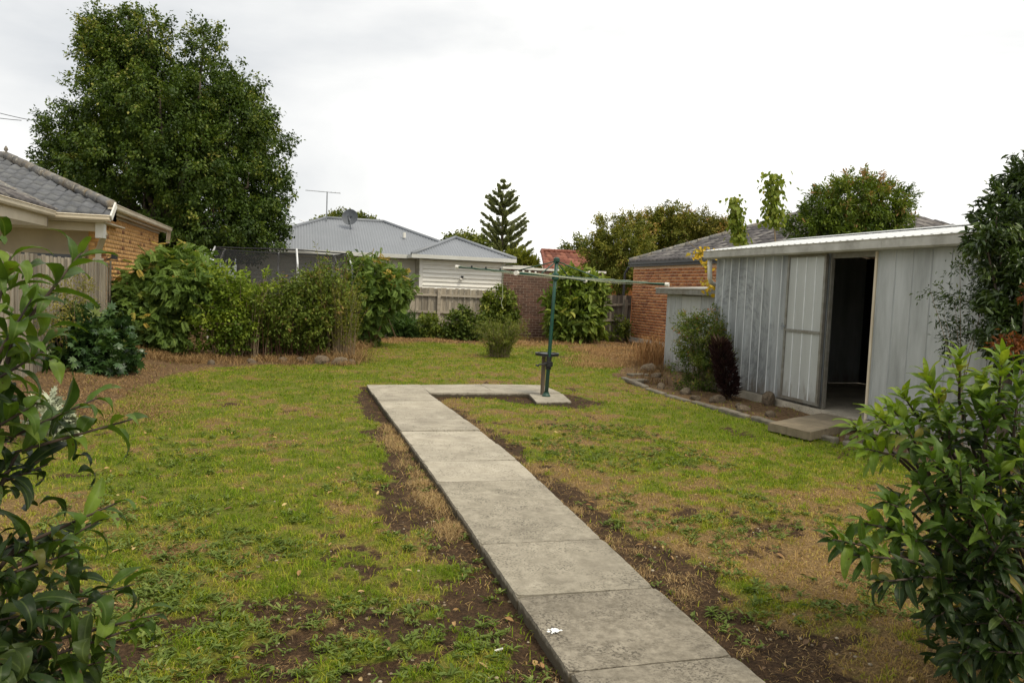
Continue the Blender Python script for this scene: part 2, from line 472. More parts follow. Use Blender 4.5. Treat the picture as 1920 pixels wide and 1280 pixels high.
def splashed(M):
    '''dirt and rust splashed up the foot of the metal sheets'''
    t = M.node_tree; N, L = t.nodes, t.links; b = N['Principled BSDF']; src = b.inputs['Base Color'].links[0].from_socket
    tcn = N.new('ShaderNodeTexCoord'); mpn = N.new('ShaderNodeMapping'); mpn.inputs['Scale'].default_value = (6, 6, 1.6); L.new(tcn.outputs['Object'], mpn.inputs['Vector'])
    nz = N.new('ShaderNodeTexNoise'); nz.inputs['Scale'].default_value = 1.6; nz.inputs['Detail'].default_value = 7; nz.inputs['Roughness'].default_value = 0.7; L.new(mpn.outputs['Vector'], nz.inputs['Vector'])
    sp = N.new('ShaderNodeSeparateXYZ'); L.new(tcn.outputs['Object'], sp.inputs[0])
    m1 = N.new('ShaderNodeMath'); m1.operation = 'MULTIPLY_ADD'; m1.inputs[1].default_value = -0.75; m1.inputs[2].default_value = 0.42; L.new(sp.outputs[2], m1.inputs[0])
    m2 = N.new('ShaderNodeMath'); m2.operation = 'ADD'; L.new(m1.outputs[0], m2.inputs[0]); L.new(nz.outputs['Fac'], m2.inputs[1])
    r = N.new('ShaderNodeValToRGB'); r.color_ramp.elements[0].position = 0.62; r.color_ramp.elements[1].position = 0.95; r.color_ramp.elements[1].color = (0.8,)*3 + (1,); L.new(m2.outputs[0], r.inputs['Fac'])
    x = N.new('ShaderNodeMix'); x.data_type = 'RGBA'; L.new(r.outputs['Color'], x.inputs[0]); L.new(src, x.inputs[6]); x.inputs[7].default_value = (0.15, 0.115, 0.075, 1); L.new(x.outputs[2], b.inputs['Base Color'])
splashed(M_ZINC); splashed(M_ZDOOR)
def soiled_sides(M):
    t = M.node_tree; N, L = t.nodes, t.links; b = N['Principled BSDF']; src = b.inputs['Base Color'].links[0].from_socket
    tcn = N.new('ShaderNodeTexCoord'); nz = N.new('ShaderNodeTexNoise'); nz.inputs['Scale'].default_value = 18; nz.inputs['Detail'].default_value = 5; L.new(tcn.outputs['Object'], nz.inputs['Vector'])
    sp = N.new('ShaderNodeSeparateXYZ'); L.new(tcn.outputs['Object'], sp.inputs[0])
    m1 = N.new('ShaderNodeMath'); m1.operation = 'MULTIPLY_ADD'; m1.inputs[1].default_value = -22; m1.inputs[2].default_value = 0.15; L.new(sp.outputs[2], m1.inputs[0])
    m2 = N.new('ShaderNodeMath'); m2.operation = 'ADD'; L.new(m1.outputs[0], m2.inputs[0]); L.new(nz.outputs['Fac'], m2.inputs[1])
    r = N.new('ShaderNodeValToRGB'); r.color_ramp.elements[0].position = 0.35; r.color_ramp.elements[1].position = 0.7; L.new(m2.outputs[0], r.inputs['Fac'])
    x = N.new('ShaderNodeMix'); x.data_type = 'RGBA'; L.new(r.outputs['Color'], x.inputs[0]); L.new(src, x.inputs[6]); x.inputs[7].default_value = (0.075, 0.06, 0.036, 1); L.new(x.outputs[2], b.inputs['Base Color'])
M_SLABF = M_CONC
M_CONC_D = mat('dark_stained_path_concrete', (0.31, 0.275, 0.21), (0.175, 0.152, 0.112), scale=22, rough=0.92, bump=0.4, bscale=140, stain=(0.11, 0.095, 0.07), stain_scale=1.7, stain_amt=0.6, objrand=0.1, speck=(0.07, 0.06, 0.045), speck_scale=75, speck_th=0.53)  # nearest slabs: darker base colour and heavier stains
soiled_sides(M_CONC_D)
M_CONC_M = mat('mid_tone_path_concrete', (0.39, 0.35, 0.27), (0.27, 0.24, 0.18), scale=14, rough=0.92, bump=0.4, bscale=140, stain=(0.14, 0.122, 0.09), stain_scale=1.9, stain_amt=0.5, objrand=0.1, speck=(0.085, 0.075, 0.055), speck_scale=66, speck_th=0.54)  # tone between the nearest slabs and the rest of the path
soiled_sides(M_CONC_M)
M_CONC = M_CONC.copy(); M_CONC.name = 'path_concrete'; soiled_sides(M_CONC)
# ------------------------------------------------------------------ ground
NZ = Noise(5); NZ2 = Noise(9); NZ3 = Noise(21)
def edge_right(Y): return np.interp(Y, [2, 5.5, 6.9, 8.3, 9.5, 10.8, 13.4, 14.6, 15.9, 18.2, 20.4, 21.9, 22.6], [6.5, 6.42, 6.38, 6.2, 6.18, 6.0, 6.02, 6.3, 7.0, 7.5, 7.75, 7.9, 9.5])
def edge_left(Y): return np.interp(Y, [2, 9, 11.5, 14.2, 15.2, 15.6, 16.0, 16.15, 18.5, 22, 22.6], [-2.5, -2.45, -2.2, -1.95, -1.3, -0.6, 0.9, 1.2, 1.35, 1.75, 2.2])
def masks(x, y):
    """beds, bare soil along the path, dryness: all in garden coordinates"""
    x = np.asarray(x, float); y = np.asarray(y, float)
    wob = (NZ.fbm(x, y, 1.6, 5, 0.7) - 0.5) * 1.25
    bed = sstep(-0.12, 0.12, (x - edge_right(y)) + wob*0.5)
    bed = np.maximum(bed, sstep(-0.12, 0.12, (edge_left(y) - x) + wob*0.5))
    bed = np.maximum(bed, sstep(22.3, 22.6, y + wob*0.8))
    # bare strips along the path
    dl = np.where(y < 12.7, 1.14 - x, 9); dr = np.where(y < 11.5, x - 1.96, 9)
    wl = np.interp(y, [1, 2.5, 4.5, 6, 8, 11, 13], [0.10, 0.24, 0.40, 0.44, 0.34, 0.24, 0.08])
    wr = np.interp(y, [1, 2.5, 4.5, 7, 9, 11.4], [0.42, 0.50, 0.52, 0.40, 0.26, 0.14])
    soil = sstep(1.35, 0.45, np.abs(dl)/wl + wob*1.9) * (dl > -0.2)
    soil = np.maximum(soil, sstep(1.35, 0.45, np.abs(dr)/wr + wob*2.1) * (dr > -0.2))
    # worn ring at the hoist pad and the strip in front of the cross path
    pad = np.hypot((x-3.9)/0.95, (y-11.2)/0.85)
    soil = np.maximum(soil, sstep(1.05, 0.6, pad + wob*0.9)*0.9)
    cp = np.abs(y - 11.5)/0.16 + wob*1.5
    soil = np.maximum(soil, sstep(1.3, 0.5, cp) * ((x > 1.9) & (x < 4.2)))
    n = NZ2.fbm(x, y, 0.55, 5); n2 = NZ3.fbm(x, y, 2.3, 4, 0.75); n3 = NZ2.fbm(x+31, y+7, 7.0, 3, 0.7)
    rq = sstep(2.6, 3.4, x)*sstep(6.5, 5.0, y)
    patch = sstep(0.59-0.05*rq, 0.68-0.04*rq, NZ3.fbm(x+40, y*1.0, 1.3, 5, 0.75)*0.6 + n3*0.4)          # small bare patches
    soil = np.maximum(soil, patch*0.7*(1-bed))
    dry = 0.41 + (n - 0.5)*1.15 + (n2-0.5)*1.3 + (n3-0.5)*1.8
    # the dry brown quarter at the right front, the lush strip by the shed bed, the greener left front and far lawn
    dry += 0.42*sstep(2.6, 3.6, x + 0.25*(6-y))*sstep(7.0, 4.8, y)
    dry += 0.28*np.exp(-((x-2.3)/0.7)**2)*(y < 11)
    dry -= 0.75*np.exp(-((x-5.5)/0.9)**2 - ((y-8.6)/1.9)**2)
    dry -= 0.45*np.exp(-((x-6.2)/1.3)**2 - ((y-17.5)/3.0)**2)
    dry -= 0.15*np.exp(-((x-0.3)/1.4)**2 - ((y-3.0)/1.0)**2)
    front = sstep(4.6, 3.2, y + 0.35*(x-1))
    soil = np.maximum(soil, front*(1-bed)*sstep(0.50, 0.62, NZ.fbm(x+11, y+5, 3.2, 4, 0.75))*0.95)
    dry -= 0.12*sstep(12, 15, y)
    return bed, np.clip(soil, 0, 1), np.clip(dry, 0, 1)
def ground_z(x, y):
    bed, soil, dry = masks(x, y)
    z = (NZ.fbm(x, y, 2.6, 4)-0.5)*0.035 + (NZ2.fbm(x, y, 0.35, 2)-0.5)*0.03 - 0.012
    lf = (np.asarray(x) < 1.2)
    z = z + bed*np.where(lf, 0.05 + 0.14*sstep(-1.9, -3.2, np.asarray(x, float)), 0.03) + bed*(NZ3.fbm(x, y, 1.8, 3)-0.5)*0.10 - soil*0.025
    dpath = np.maximum(np.abs(np.asarray(x) - 1.55) - 0.42, 0)
    near = sstep(0.30, 0.05, dpath)*(np.asarray(y) < 12.6)
    z = z*(1-0.6*near) - near*0.028
    return z

gx = np.arange(-4.6, 12.6, 0.06); gy = np.concatenate([np.arange(0.6, 9, 0.045), np.arange(9, 25.6, 0.08)])
GX, GY = np.meshgrid(gx, gy)
bed, soil, dry = masks(GX, GY)
V = np.stack([GX, GY, ground_z(GX, GY)], -1).reshape(-1, 3)
nx_, ny_ = len(gx), len(gy)
idx = np.arange(nx_*ny_).reshape(ny_, nx_)
F = np.stack([idx[:-1, :-1], idx[:-1, 1:], idx[1:, 1:], idx[1:, :-1]], -1).reshape(-1, 4)
me = mesh_np('lawn', V, F, dry.ravel(), smooth=True)
for nm, arr in (('bed', bed), ('soil', soil)):
    a = me.attributes.new(nm, 'FLOAT', 'POINT'); a.data.foreach_set('value', arr.ravel().astype(np.float32))
def lawn_material():
    M = bpy.data.materials.new('patchy_lawn'); M.use_nodes = True
    t = M.node_tree; N, L = t.nodes, t.links; b = N['Principled BSDF']
    b.inputs['Roughness'].default_value = 0.95; b.inputs['Specular IOR Level'].default_value = 0.15
    tcn = N.new('ShaderNodeTexCoord')
    def noise(s, d=5, rg=0.65):
        n = N.new('ShaderNodeTexNoise'); n.inputs['Scale'].default_value = s; n.inputs['Detail'].default_value = d; n.inputs['Roughness'].default_value = rg
        L.new(tcn.outputs['Object'], n.inputs['Vector']); return n.outputs['Fac']
    def attr(nm):
        a = N.new('ShaderNodeAttribute'); a.attribute_name = nm; return a.outputs['Fac']
    def ramp(f, st):
        r = N.new('ShaderNodeValToRGB'); e = r.color_ramp.elements
        while len(e) < len(st): e.new(0.5)
        for k, (p, c) in enumerate(st): e[k].position = p; e[k].color = (*c, 1)
        L.new(f, r.inputs['Fac']); return r.outputs['Color']
    def mixc(a, bb, f, mode='MIX'):
        x = N.new('ShaderNodeMix'); x.data_type = 'RGBA'; x.blend_type = mode
        L.new(f, x.inputs[0]) if not isinstance(f, float) else setattr(x.inputs[0], 'default_value', f)
        L.new(a, x.inputs[6]); L.new(bb, x.inputs[7]); return x.outputs[2]
    def madd(a, mul, add):
        x = N.new('ShaderNodeMath'); x.operation = 'MULTIPLY_ADD'; L.new(a, x.inputs[0]); x.inputs[1].default_value = mul
        if isinstance(add, float): x.inputs[2].default_value = add
        else: L.new(add, x.inputs[2])
        return x.outputs[0]
    d = madd(noise(9), 0.9, madd(attr('v'), 1.0, -0.45))
    grass = ramp(d, [(0.15, (0.15, 0.175, 0.022)), (0.45, (0.215, 0.20, 0.04)), (0.65, (0.215, 0.145, 0.055)), (0.95, (0.27, 0.175, 0.075))])
    fine = ramp(noise(70, 4), [(0.32, (0.35, 0.35, 0.35)), (0.68, (1.3, 1.3, 1.3))])
    grass = mixc(grass, fine, 1.0, 'MULTIPLY')
    dirt = ramp(noise(14), [(0.3, (0.04, 0.024, 0.013)), (0.58, (0.09, 0.054, 0.028)), (0.78, (0.20, 0.125, 0.062))])
    dirt = mixc(dirt, fine, 1.0, 'MULTIPLY')
    mul = ramp(noise(22, 6), [(0.28, (0.06, 0.038, 0.02)), (0.5, (0.17, 0.105, 0.053)), (0.72, (0.32, 0.21, 0.11))])
    mul = mixc(mul, fine, 1.0, 'MULTIPLY')
    s = ramp(madd(noise(11), 0.7, madd(attr('soil'), 1.0, -0.35)), [(0.35, (0, 0, 0)), (0.6, (1, 1, 1))])
    c = mixc(grass, dirt, s)
    bm_ = ramp(madd(noise(8), 0.6, madd(attr('bed'), 1.0, -0.3)), [(0.4, (0, 0, 0)), (0.6, (1, 1, 1))])
    c = mixc(c, mul, bm_)
    L.new(c, b.inputs['Base Color'])
    bn = N.new('ShaderNodeBump'); bn.inputs['Strength'].default_value = 0.9; bn.inputs['Distance'].default_value = 0.03
    L.new(noise(55, 6), bn.inputs['Height']); L.new(bn.outputs['Normal'], b.inputs['Normal'])
    return M
lawn = link('lawn', me); me.materials.append(lawn_material()); lawn['kind'] = 'structure'
M_FARG = mat('far_ground', (0.16, 0.16, 0.06), (0.2, 0.17, 0.09), scale=0.6, rough=1.0)
g_ = part('ground', MB().add([(-400,-60,-0.16),(400,-60,-0.16),(400,900,-0.16),(-400,900,-0.16)], [(0,1,2,3)]), M_FARG, None); g_['kind'] = 'structure'

# ------------------------------------------------------------------ concrete path, slab by slab
path = link('concrete_path', None); path.location = (1.55, 7, 0); path['kind'] = 'structure'
rg = random.Random(3)
jy = [1.35, 2.16, 2.99, 3.81, 4.66, 5.47, 6.24, 6.99, 7.75, 8.52, 9.28, 10.04, 10.80, 11.56]
xl = lambda y: np.interp(y, [1, 3, 3.8, 6.2, 9, 11.6, 12.5], [1.16, 1.16, 1.16, 1.17, 1.15, 1.13, 1.12])
xr = lambda y: np.interp(y, [1, 3, 3.8, 5.5, 6.9, 8.5, 11.6], [1.93, 1.94, 1.95, 2.01, 2.06, 2.06, 1.96])
def slab(corners, tilt, z=0.028, th=0.13, name='slab', material=M_CONC, parent=path, jit=0.0028):
    n = 14
    (a, b, c, d) = [np.array(p, float) for p in corners]
    P = []
    for A, B in ((a, b), (b, c), (c, d), (d, a)):
        for k in range(n):
            p = A + (B-A)*k/n
            P.append(p + np.array([rg.uniform(-1, 1), rg.uniform(-1, 1)])*jit)
    cen = (a+b+c+d)/4
    zf = lambda p: z + tilt[0]*(p[0]-cen[0]) + tilt[1]*(p[1]-cen[1])
    bm = bmesh.new()
    top = [bm.verts.new((p[0], p[1], zf(p))) for p in P]
    bot = [bm.verts.new((p[0], p[1], zf(p)-th)) for p in P]
    ft = bm.faces.new(top)
    k = len(P)
    for i in range(k): bm.faces.new((top[i], bot[i], bot[(i+1) % k], top[(i+1) % k]))
    bmesh.ops.bevel(bm, geom=list(ft.edges), offset=0.009, segments=2, affect='EDGES')
    bmesh.ops.recalc_face_normals(bm, faces=bm.faces)
    m_ = bpy.data.meshes.new(name); bm.to_mesh(m_); bm.free()
    return part(name, m_, material, parent)
for k in range(len(jy)-1):
    y0, y1 = jy[k]+0.004, jy[k+1]-0.004
    s = -0.012   # joints run a little back to the right
    if y0 < 3.9: gap = 0.010
    else: gap = 0.005
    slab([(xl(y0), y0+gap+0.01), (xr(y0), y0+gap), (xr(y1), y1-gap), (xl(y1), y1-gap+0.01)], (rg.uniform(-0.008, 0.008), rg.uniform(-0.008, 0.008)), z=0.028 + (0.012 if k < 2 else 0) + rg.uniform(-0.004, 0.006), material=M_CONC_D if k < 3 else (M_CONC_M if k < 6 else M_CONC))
for (a, b, y0, y1, y0b, y1b) in ((1.12, 1.985, 11.58, 12.5, 11.58, 12.56), (1.995, 3.03, 11.60, 12.57, 11.60, 12.68), (3.04, 4.12, 11.60, 12.69, 11.62, 12.62)):
    slab([(a, y0), (b, y0b), (b, y1b), (a, y1)], (rg.uniform(-0.006, 0.006), rg.uniform(-0.006, 0.006)), z=0.03)
slab([(3.42, 10.69), (3.98, 10.76), (4.12, 11.56), (3.56, 11.56)], (0.0, 0.01), z=0.022, name='hoist_pad')
# bird dropping splashed on the second slab
mb = MB(); c = gnd(1036, 1180, 0.045)
for k in range(34):
    a = rg.uniform(0, 6.28); r = abs(rg.gauss(0, 0.014)); p = c + np.array([math.cos(a)*r*1.3, math.sin(a)*r, 0]); rr = rg.uniform(0.003, 0.010)
    mb.lathe((p[0], p[1], 0.0435), [(rr, 0.0), (rr*0.7, 0.0015), (0.0005, 0.002)], 9)
part('bird_dropping', mb, mat('chalky_white', (0.85, 0.86, 0.84), rough=0.9), path)

# ------------------------------------------------------------------ grass, weeds, straw
rn = np.random.RandomState(11)
def blades(name, x, y, h, w, lean, v, material, zoff=0.0, kind='stuff'):
    n = len(x)
    a = rn.uniform(0, 2*PI, n); side = np.stack([np.cos(a), np.sin(a), np.zeros(n)], -1)
    b = rn.uniform(0, 2*PI, n); ld = np.stack([np.cos(b), np.sin(b), np.zeros(n)], -1)
    base = np.stack([x, y, ground_z(x, y) - 0.004 + zoff], -1)
    hz = np.array([0, 0, 1.0])
    m1 = base + hz*(h*0.6)[:, None] + ld*(h*lean*0.35)[:, None]
    tp = base + hz*(h*np.clip(1-0.45*lean, 0.1, 1))[:, None] + ld*(h*lean)[:, None]
    ww = w[:, None]*side*0.5
    P = np.stack([base-ww, base+ww, m1-ww*0.85, m1+ww*0.85, tp], 1)
    F = (np.arange(n)*5)[:, None, None] + np.array([(0,1,3),(0,3,2),(2,3,4)])[None]
    me = mesh_np(name, P.reshape(-1,3), F.reshape(-1,3), np.repeat(np.clip(v,0,1), 5))
    o = part(name, me, material, None); o['kind'] = kind
    return o
def onpath(x, y):
    a = (x > xl(y)-0.004) & (x < xr(y)+0.004) & (y < 12.6)
    b = (x > 1.1) & (x < 4.12) & (y > 11.58) & (y < 12.66)
    c = (x > 3.42) & (x < 4.12) & (y > 10.7) & (y < 11.6)
    return a | b | c
M_GRASS = mat('grass_blades', (0.1, 0.15, 0.03), rough=0.75, spec=0.06, trans=0.3, scale=3,
              vattr=[(0.0, (0.42, 0.28, 0.12)), (0.28, (0.41, 0.32, 0.095)), (0.48, (0.345, 0.335, 0.045)), (0.78, (0.235, 0.295, 0.022)), (1.0, (0.135, 0.21, 0.016))])
M_STRAW = mat('dry_straw_blades', (0.3, 0.2, 0.1), rough=0.8, spec=0.2, scale=3, vattr=[(0.0, (0.10, 0.057, 0.027)), (0.35, (0.25, 0.15, 0.063)), (0.7, (0.39, 0.255, 0.105)), (1.0, (0.5, 0.37, 0.17))])
n = 640000
yy = 1.6 * (24.0/1.6) ** rn.rand(n)               # density falls with distance
xx = rn.uniform(-1, 1, n)*np.clip(yy*0.78+0.9, 0, 9) + yy*0.30
ok = (xx > -3.5) & (xx < 11) & ~onpath(xx, yy)
xx, yy = xx[ok], yy[ok]
bed, soil, dry = masks(xx, yy)
tuft = NZ3.fbm(xx, yy, 11.0, 3, 0.8)
prob = (1 - 0.93*sstep(0.3, 0.7, soil)) * (1 - 0.95*bed) * (0.10 + 1.15*sstep(0.30, 0.62, tuft)) * (1.0 - 0.5*dry) * (1 - 0.35*sstep(4.5, 3.0, yy))
ok = rn.rand(len(xx)) < prob
xx, yy, dry, tuft = xx[ok], yy[ok], dry[ok], tuft[ok]
dist = np.hypot(xx, yy)
h = (0.012 + 0.030*rn.rand(len(xx))**1.3) * (1 + 0.5*(1-dry)) * (0.7+0.6*tuft)
w = 0.0028 * (1 + dist/5.5) * rn.uniform(0.7, 1.3, len(xx))
gv = 1 - (dry*0.95 + rn.normal(0, 0.17, len(xx)) + (0.5-tuft)*0.3 + 0.04)
blades('lawn_grass', xx, yy, h, w, rn.uniform(0.25, 1.5, len(xx)), gv, M_GRASS)
# straw and dead runners lying on the dry patches, soil strips and beds
n = 230000
yy = 1.6 * (25.0/1.6) ** rn.rand(n); xx = rn.uniform(-1, 1, n)*np.clip(yy*0.78+0.9, 0, 9) + yy*0.30
ok = (xx > -3.5) & (xx < 11.2) & ~onpath(xx, yy); xx, yy = xx[ok], yy[ok]
bed, soil, dry = masks(xx, yy)
strawy = NZ.fbm(xx+9, yy, 3.0, 3)
prob = np.maximum(0.5*bed*sstep(0.40, 0.58, strawy), np.maximum(0.55*soil*sstep(0.44, 0.6, strawy), 0.42*sstep(0.5, 0.95, dry)))
ok = rn.rand(len(xx)) < prob; xx, yy, bed = xx[ok], yy[ok], bed[ok]
dist = np.hypot(xx, yy)
h = rn.uniform(0.010, 0.024, len(xx))*(1+0.5*bed)
blades('dry_straw', xx, yy, h, 0.0022*(1+dist/8)*rn.uniform(0.7, 1.3, len(xx)), rn.uniform(1.2, 4.2, len(xx)), rn.normal(0.5, 0.25, len(xx)), M_STRAW, zoff=0.004)
# straw thick at the left edge of the path and in long dead tufts
def tufts(name, spots, per, hh, spread, vv, material=M_STRAW, lean=(0.3, 1.4), width=0.006, label=None):
    xs, ys, hs = [], [], []
    for (x, y, s) in spots:
        k = int(per*s); 
        xs.append(rn.normal(x, spread*s, k)); ys.append(rn.normal(y, spread*s, k)); hs.append(rn.uniform(0.4, 1.1, k)*hh*s)
    x = np.concatenate(xs); y = np.concatenate(ys); h = np.concatenate(hs)
    ok = ~onpath(x, y); x, y, h = x[ok], y[ok], h[ok]
    o = blades(name, x, y, h, width*(1+np.hypot(x, y)/28)*rn.uniform(0.6, 1.3, len(x)), rn.uniform(*lean, len(x)), rn.normal(vv, 0.2, len(x)), material)
    if label: o['label'] = label
    return o
sp = [(1.10-abs(rn.normal(0, 0.05)), y, rn.uniform(0.7, 1.3)) for y in rn.uniform(4.8, 9.2, 46)]
sp += [(2.05+abs(rn.normal(0, 0.08)), y, rn.uniform(0.5, 1.0)) for y in rn.uniform(2.2, 11, 40)]
tufts('dead_path_grass', sp, 105, 0.075, 0.055, 0.75, lean=(0.5, 2.0), width=0.0018)
# flat weeds (broad leaves) over the front of the lawn
n = 15000
yy = 1.9 * (9.0/1.9) ** rn.rand(n); xx = rn.uniform(-1.6, 4.2, n)
bed, soil, dry = masks(xx, yy); wn = NZ2.fbm(xx+3, yy, 1.4, 3)
left = (xx < 1.15)
ok = ~onpath(xx, yy) & (rn.rand(n) < sstep(0.38, 0.6, wn) * np.where(left, np.interp(yy, [2, 4, 6, 9], [1, 0.9, 0.35, 0.12]), 0.5) * (1-0.75*soil)*(1-bed))
xx, yy = xx[ok], yy[ok]
k = 9; ci = np.repeat(np.arange(len(xx)), k); nn = len(ci)
a = rn.uniform(0, 2*PI, nn)
pos = np.stack([xx[ci] + rn.normal(0, 0.012, nn), yy[ci] + rn.normal(0, 0.012, nn), ground_z(xx, yy)[ci] + 0.004 + rn.uniform(0, 0.015, nn)], -1)
axis = np.stack([np.cos(a), np.sin(a), rn.uniform(0.1, 0.8, nn)], -1)
sz = (rn.uniform(0.6, 1.3, len(xx)))[ci]
me = leaf_mesh('broad_weeds', pos, axis, np.tile([0, 0, 1.0], (nn, 1)) + rn.normal(0, 0.15, (nn, 3)), rn.uniform(0.020, 0.052, nn)*sz, rn.uniform(0.008, 0.016, nn)*sz, rn.normal(0.5, 0.2, nn), T_OVAL)
M_WEED = leafmat('weed_leaf', (0.06, 0.095, 0.02), (0.12, 0.175, 0.04), (0.2, 0.25, 0.08), trans=0.2)
part('broad_weeds', me, M_WEED, None)['kind'] = 'stuff'
# pebbles and chips in the bare ground at the front
mb = MB()
for k in range(900):
    y = 1.9*(6.0/1.9)**rg.random(); x = rg.uniform(-1.8, 4.0)
    b_, s_, d_ = masks(np.array([x]), np.array([y]))
    if onpath(np.array([x]), np.array([y]))[0] or s_[0] < 0.25 and rg.random() < 0.75: continue
    z = float(ground_z(np.array([x]), np.array([y]))[0]); r = rg.uniform(0.004, 0.012)
    mb.lathe((x, y, z), [(r*0.7, -0.003), (r, r*0.3), (r*rg.uniform(0.4, 0.8), r*0.7), (0.001, r*0.8)], 6, v=rg.random())
part('pebbles', mb, mat('pale_pebble', (0.4, 0.33, 0.23), rough=0.9, vattr=[(0, (0.16, 0.12, 0.08)), (0.6, (0.30, 0.24, 0.15)), (1, (0.44, 0.38, 0.28))]), None)['kind'] = 'stuff'
# fallen leaves
n = 420
yy = 2.0*(9/2.0)**rn.rand(n); xx = rn.uniform(-1.6, 4.5, n); ok = ~onpath(xx, yy); xx, yy = xx[ok], yy[ok]; n = len(xx)
a = rn.uniform(0, 6.28, n)
me = leaf_mesh('fallen_leaves', np.stack([xx, yy, ground_z(xx, yy)+0.02], -1), np.stack([np.cos(a), np.sin(a), rn.normal(0, 0.25, n)], -1), np.tile([0,0,1.0], (n,1))+rn.normal(0,0.4,(n,3)),
               rn.uniform(0.03, 0.07, n), rn.uniform(0.012, 0.03, n), rn.rand(n), T_OVAL)
part('fallen_leaves', me, mat('dead_leaf', (0.3, 0.16, 0.07), rough=0.8, vattr=[(0, (0.13, 0.075, 0.035)), (0.6, (0.34, 0.19, 0.07)), (1, (0.5, 0.37, 0.16))]), None)['kind'] = 'stuff'
# ------------------------------------------------------------------ builders for walls and roofs
def brick_field(name, o, u, nrm, length, z0, z1, material, parent, seed, bl=0.226, bh=0.070, mj=0.016, proud=0.007, dep=0.06):
    """joined real bricks standing proud of the mortar bed; o = wall face corner at ground, u = along the wall, nrm = outwards"""
    g = np.random.RandomState(seed)
    o, u, nrm = (np.asarray(q, float) for q in (o, u, nrm)); up = np.array([0, 0, 1.0])
    C, HL = [], []
    nc = int((z1 - z0) / (bh + mj))
    for r in range(nc):
        z = z0 + r*(bh+mj) + mj/2
        s = -(bl+mj)/2 if r % 2 else 0.0
        while s < length - 0.02:
            a, b = max(s, 0) + mj/2, min(s+bl+mj, length) - mj/2
            if b - a > 0.04: C.append(((a+b)/2, z+bh/2)); HL.append((b-a)/2)
            s += bl+mj
    C = np.array(C); HL = np.array(HL); n = len(C)
    tv = np.array([(-1,-1,0),(1,-1,0),(1,1,0),(-1,1,0),(-1,-1,1),(1,-1,1),(1,1,1),(-1,1,1)], float)   # u, z, out
    tf = np.array([(4,5,6,7),(0,1,5,4),(1,2,6,5),(2,3,7,6),(3,0,4,7)])
    pr_ = proud*g.uniform(0.7, 1.3, n)
    P = o + (C[:,0,None]+tv[None,:,0]*HL[:,None])[...,None]*u + (C[:,1,None]+tv[None,:,1]*bh/2)[...,None]*up + ((tv[None,:,2]-0)*(pr_+dep)[:,None]-dep)[...,None]*nrm
    F = (np.arange(n)*8)[:,None,None] + tf[None]
    me = mesh_np(name, P.reshape(-1,3), F.reshape(-1,4), np.repeat(g.rand(n), 8))
    return part(name, me, material, parent, kind='stuff')

def _tile(w=0.30, l=0.40, th=0.05, amp=0.034, seg=8):
    P, F = [], []
    for (dv, dz) in ((l, 0.0), (0.0, 0.02), (0.0, 0.02-th)):
        for k in range(seg+1):
            t = k/seg
            h = amp*(max(0, math.sin(t*2*PI*1.0-0.6))**1.0) + 0.25*amp*math.sin(t*4*PI)
            P.append((t*w*1.02 - w/2, dv, h + dz))
    n = seg+1
    for r in range(2):
        for k in range(seg): F.append((r*n+k+n, r*n+k+1+n, r*n+k+1, r*n+k) )
    return np.array(P), np.array(F)
def tile_spots(inside, u0, u1, v1, w=0.30, ex=0.33):
    S = []
    for r in range(int(v1/ex)+1):
        k = 0; u = u0 + (0.5 if r % 2 else 0)*w*0
        while u < u1:
            if inside(u + w/2, r*ex + ex*0.5): S.append((u + w/2, r*ex))
            u += w
    return S
def tiles_joined(name, o, u, vdir, S, material, parent, seed, **kw):
    g = np.random.RandomState(seed); tv, tf = _tile(**kw)
    o, u, vdir = (np.asarray(q, float) for q in (o, u, vdir)); n_ = np.cross(u, vdir)
    S = np.array(S); n = len(S)
    P = o + (S[:,0,None]+tv[None,:,0])[...,None]*u + (S[:,1,None]+tv[None,:,1])[...,None]*vdir + (tv[None,:,2]+g.uniform(0,0.006,n)[:,None])[...,None]*n_
    F = (np.arange(n)*len(tv))[:,None,None] + tf[None]
    return part(name, mesh_np(name, P.reshape(-1,3), F.reshape(-1,4), np.repeat(g.rand(n), len(tv)), smooth=False), material, parent, kind='stuff')
def tiles_single(o, u, vdir, S, material, parent, seed):
    g = random.Random(seed); tv, tf = _tile(w=0.225, l=0.37)
    me = mesh_np('roof_tile', tv, tf); me.materials.append(material)
    o, u, vdir = (np.asarray(q, float) for q in (o, u, vdir)); n_ = np.cross(u, vdir)
    for (a, b) in S:
        t = link('roof_tile', me); _par(t, parent)
        p = o + a*u + b*vdir + n_*g.uniform(0, 0.006)
        M_ = Matrix.Identity(4)
        for i in range(3): M_[i][0], M_[i][1], M_[i][2], M_[i][3] = u[i], vdir[i], n_[i], p[i]
        t.matrix_basis = M_ @ Matrix.Rotation(g.uniform(-0.012, 0.012), 4, 'Z')
def caps(parent, p, q, material, n, r=0.085):
    p = np.asarray(p, float); q = np.asarray(q, float); d = (q-p)/n
    for k in range(n):
        a = p + d*k - d*0.04; b = p + d*(k+1)
        part('ridge_cap', MB().tube([a, a+(b-a)*0.08, b], [r*1.12, r*1.08, r], 9), material, parent, smooth=True)
